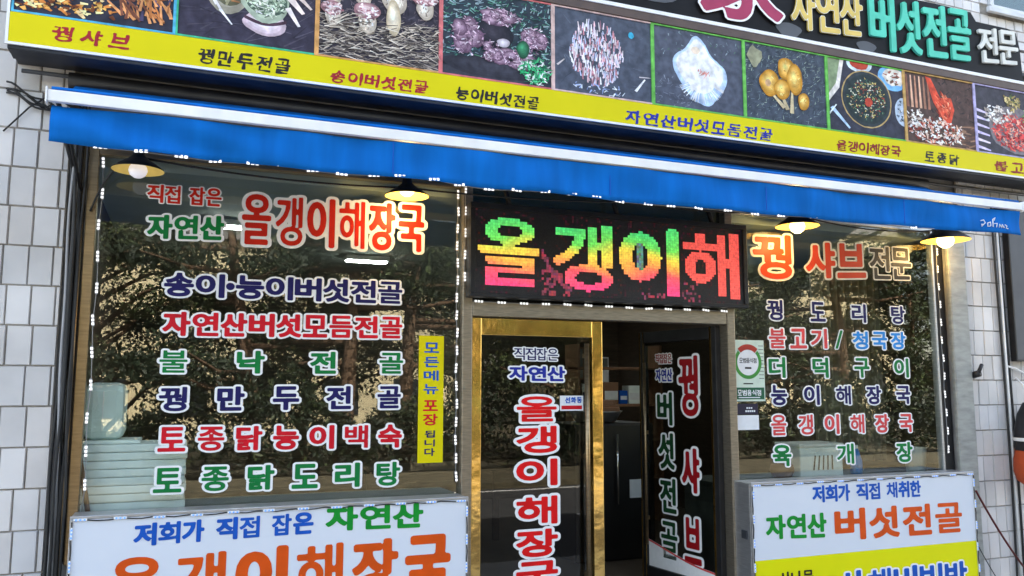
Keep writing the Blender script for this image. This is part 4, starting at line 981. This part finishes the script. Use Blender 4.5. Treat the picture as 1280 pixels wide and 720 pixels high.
for k, (x, y) in enumerate(((.35, 1.5), (1.7, 2.9), (3.6, 4.3), (5.2, 1.8), (5.0, 4.4))):
    lb = 'fluorescent ceiling light seen as a bright streak through the left window' if x < 2 else 'fluorescent ceiling light over the back of the room seen through the right window'
    if proto is None:
        proto = thing('ceiling_light', lb, 'ceiling light', (x, y, 2.9), 'fluorescent ceiling lights in the shop')
        obj('housing', MB().box(-.22, .22, -.075, .075, -.05, -.002, 0, .01), 'white_bar', proto, off=(0, 0, 0)); obj('tube', MB().box(-.20, .20, -.05, .05, -.064, -.0505, 0, .006), 'tube', proto, off=(0, 0, 0))
    else: dup(proto, (x, y, 2.9), lb)

# ------------------------------------------------------------------ across the street: trees and a house, seen as reflections in the glass
def leaves(mb, P_, S_, mi, rs, up):
    n = len(P_); nn = rs.normal(size=(n, 3)); nn[:, 2] += up; nn /= np.linalg.norm(nn, axis=1)[:, None]
    u = np.cross(nn, rs.normal(size=(n, 3))); u /= np.linalg.norm(u, axis=1)[:, None]; w = np.cross(nn, u)
    u *= (S_ * rs.uniform(1.0, 2.2, n))[:, None]; w *= (S_ * .7)[:, None]
    V = np.stack([P_ - u, P_ + w, P_ + u, P_ - w], 1).reshape(-1, 3); b = len(mb.v)
    mb.v += V.tolist(); mb.c += [(.5, .5, .5)] * len(V)
    mb.f += [(b + 4 * i, b + 4 * i + 1, b + 4 * i + 2, b + 4 * i + 3) for i in range(n)]
    mb.mi += [mi] * n if isinstance(mi, int) else list(mi); mb.smooth += [False] * n
def tree_parts(seed, h, pine):
    rs = np.random.RandomState(seed + 50)
    g = random.Random(seed); tr = MB(); lf = MB()
    lean = g.uniform(-.12, .12)
    top_ = Vector((lean * h, 0, h * .95))
    pts = [(lean * h * t + .12 * math.sin(t * 5 + seed), .1 * math.sin(t * 4), h * .95 * t) for t in [k / 8 for k in range(9)]]
    tr.tube(pts, [.19 * (1 - .8 * k / 8) * h / 8 for k in range(9)], 9)
    clumps = []
    nb = 20 if pine else 30
    for k in range(nb):
        t = g.uniform(.25 if pine else .10, .97); a = k * 2.4 + g.uniform(-.4, .4); L = (h * .42 * (1.15 - t) + .5) * g.uniform(.7, 1.15)
        i = min(int(t * 8), 7); u = t * 8 - i; b = Vector(pts[i]).lerp(Vector(pts[i + 1]), u)
        rise = (.10 if pine else .45) * L
        e = b + Vector((math.cos(a) * L, math.sin(a) * L, rise)); mid = b.lerp(e, .5) + Vector((0, 0, -.05 * L if pine else .1 * L))
        tr.tube([b, mid, e], [.07 * h / 8, .045 * h / 8, .015], 6)
        for q in range(3 if pine else 4):
            clumps.append((b.lerp(e, .40 + .26 * q if pine else .35 + .2 * q) + Vector((g.gauss(0, .28), g.gauss(0, .28), g.gauss(.1, .16))), g.uniform(.40, .75) * h / 8))
    for c, r_ in clumps:
        mi = g.choice((0, 0, 0, 0, 1)) if pine else g.choice((0, 1, 1, 1, 2))
        N_ = 210
        P_ = np.array(c) + rs.normal(size=(N_, 3)) * np.array([1, 1, .42 if pine else .75]) * r_ * .58
        leaves(lf, P_, rs.uniform(.022, .058, N_), mi, rs, .5)
    return tr, lf
protos = []
for i, (sd, h, pine) in enumerate(((1, 8.5, True), (2, 9.5, True), (5, 7.5, False))):
    t = thing('pine_tree' if pine else 'street_tree', '', 'tree', (0, 0, 0), 'trees across the street mirrored in the glass')
    tr, lf = tree_parts(sd, h, pine)
    obj('trunk', tr, 'bark', t); obj('crown', lf, ['leaf_dark', 'leaf_mid', 'leaf_yellow'], t)
    protos.append(t)
spots = [(0, 1.6, -14.5, 0, 'tall pine mirrored in the left part of the left window'), (1, 5.2, -15.5, 40, 'tall pine mirrored beside the yellow sticker'), (2, -1.8, -16.5, 100, 'bushy tree mirrored at the left edge of the left window'),
         (2, 10.5, -14.5, 200, 'bushy tree mirrored in the door glass'), (0, 14.8, -16.0, 150, 'pine mirrored in the left half of the right window'), (1, 19.5, -15.0, 260, 'pine mirrored in the middle of the right window'), (2, 24.0, -17, 20, 'bushy tree mirrored in the right part of the right window'), (2, 3.2, -18.5, 300, 'bushy tree standing behind the mirrored pines'), (1, 8.0, -18.5, 80, 'slender pine mirrored behind the door sign'),
         (2, -6.5, -19.0, 10, 'bushy tree at the far left end of the mirrored row'), (2, 13.0, -20.0, 33, 'back row tree mirrored beside the certificate'),
         (2, 17.0, -19.5, 250, 'back row tree mirrored under the orange letters'), (2, 21.5, -20.5, 310, 'back row tree mirrored beside the curtain'), (2, 9.8, -22.5, 180, 'back row tree mirrored above the door'), (0, 27.5, -17.0, 60, 'pine at the far right end of the mirrored row'), (0, -3.6, -14.0, 222, 'pine mirrored behind the left window frame'), (1, 3.4, -13.8, 310, 'pine with a leaning trunk mirrored in the middle of the left window')]
used = set()
for pi, x, y, rz, lb in spots:
    o = protos[pi]
    if pi in used: o = dup(protos[pi], (x, y, -.5))
    used.add(pi); o.location = (x, y, -.5); o.rotation_euler = (0, 0, R(rz)); o['label'] = lb
hedge = MB(); rs = np.random.RandomState(21); NH = 90000
hx_ = rs.uniform(-14, 40, NH); hh_ = (1.75 + .45 * np.sin(hx_ * 1.1) + .3 * np.sin(hx_ * 2.7 + 1) + .2 * np.sin(hx_ * 6.1)) * np.sqrt(rs.uniform(0, 1, NH))
leaves(hedge, np.stack([hx_, -13.7 + rs.normal(0, .42, NH), -.45 + hh_ + np.abs(rs.normal(0, .12, NH))], 1), rs.uniform(.025, .06, NH), rs.choice([0, 0, 0, 0, 0, 1], NH).tolist(), rs, .5)
hg = obj('hedge', hedge, ['leaf_dark', 'leaf_mid', 'leaf_yellow']); tag(hg, 'low hedge across the street mirrored in the lower glass', 'hedge')
hs = thing('ochre_house', 'ochre walled house behind the trees mirrored in the windows', 'house', (6, -30, -.5))
obj('wall', MB().box(-8, 12, -36, -30, -.5, 7.5), 'far_wall', hs); obj('roof', MB().box(-8.4, 12.4, -36.4, -29.6, 7.5, 7.9), 'far_roof', hs)
for k in range(6):
    for z in (0.4, ):
        f_ = obj('window', MB().box(-6.4 + k * 3, -4.9 + k * 3, -29.99, -29.95, z, z + 1.5), 'far_window', hs)
h2 = thing('pale_apartment_block', 'pale apartment block mirrored in the right window behind the trees', 'building', (28, -34, -.5))
obj('wall', MB().box(18, 42, -42, -34, -.5, 11), 'far_wall', h2); obj('roof', MB().box(17.7, 42.3, -42.3, -33.7, 11, 11.4), 'far_roof', h2)
for k in range(8):
    for z in (1.0, 4.2, 7.4): obj('window', MB().box(19.5 + k * 2.8, 21.0 + k * 2.8, -33.99, -33.95, z, z + 1.5), 'far_window', h2)

sh = thing('storage_shelf', 'wooden storage shelf of boxes and jars seen through the open doorway', 'shelf', (4.9, 3.7, 0))
for z in (.5, .95, 1.36, 1.80): obj('board', MB().box(4.35, 5.5, 3.5, 3.85, z, z + .03, 0, .004), 'pot', sh)
for x in (4.35, 5.47): obj('side_panel', MB().box(x, x + .03, 3.5, 3.85, -.02, 2.1, 0, .003), 'pot', sh)
g = random.Random(31); q = 4.42
LBL = ['white box on the upper board of the shelf in the doorway', 'red tin next to the white box on the shelf', 'brown carton in the middle of the shelf in the doorway', 'blue tin right of the brown carton on the shelf', 'pale box at the right end of the shelf board', 'green tin at the far right of the shelf board']
for k, (w, h, m_) in enumerate(((.15, .24, 'paper'), (.11, .18, 'v_crimson'), (.2, .26, 'pot'), (.11, .16, 'v_blue'), (.17, .22, 'foam'), (.09, .15, 'v_green'))):
    z0_ = 1.39
    o = obj('storage_tin' if 'tin' in LBL[k] else 'carton', MB().box(q, q + w, 3.54, 3.54 + w, z0_ + .001, z0_ + h, 0, .008).box(q + .012, q + w - .012, 3.536, 3.5395, z0_ + .05, z0_ + h * .6, 1), [m_, 'paper' if m_ != 'paper' else 'v_navy'])
    tag(o, LBL[k], 'tin' if 'tin' in LBL[k] else 'box'); q += w + .015
cl = thing('wall_calendar', 'white calendar hanging on the dark wood wall in the doorway', 'calendar', (6.05, 6.1, 1.9))
obj('sheet', MB().box(5.86, 6.18, 6.128, 6.143, 1.62, 2.05), 'paper', cl); obj('photo', MB().box(5.88, 6.16, 6.122, 6.1275, 1.86, 2.03), 'counter', cl)
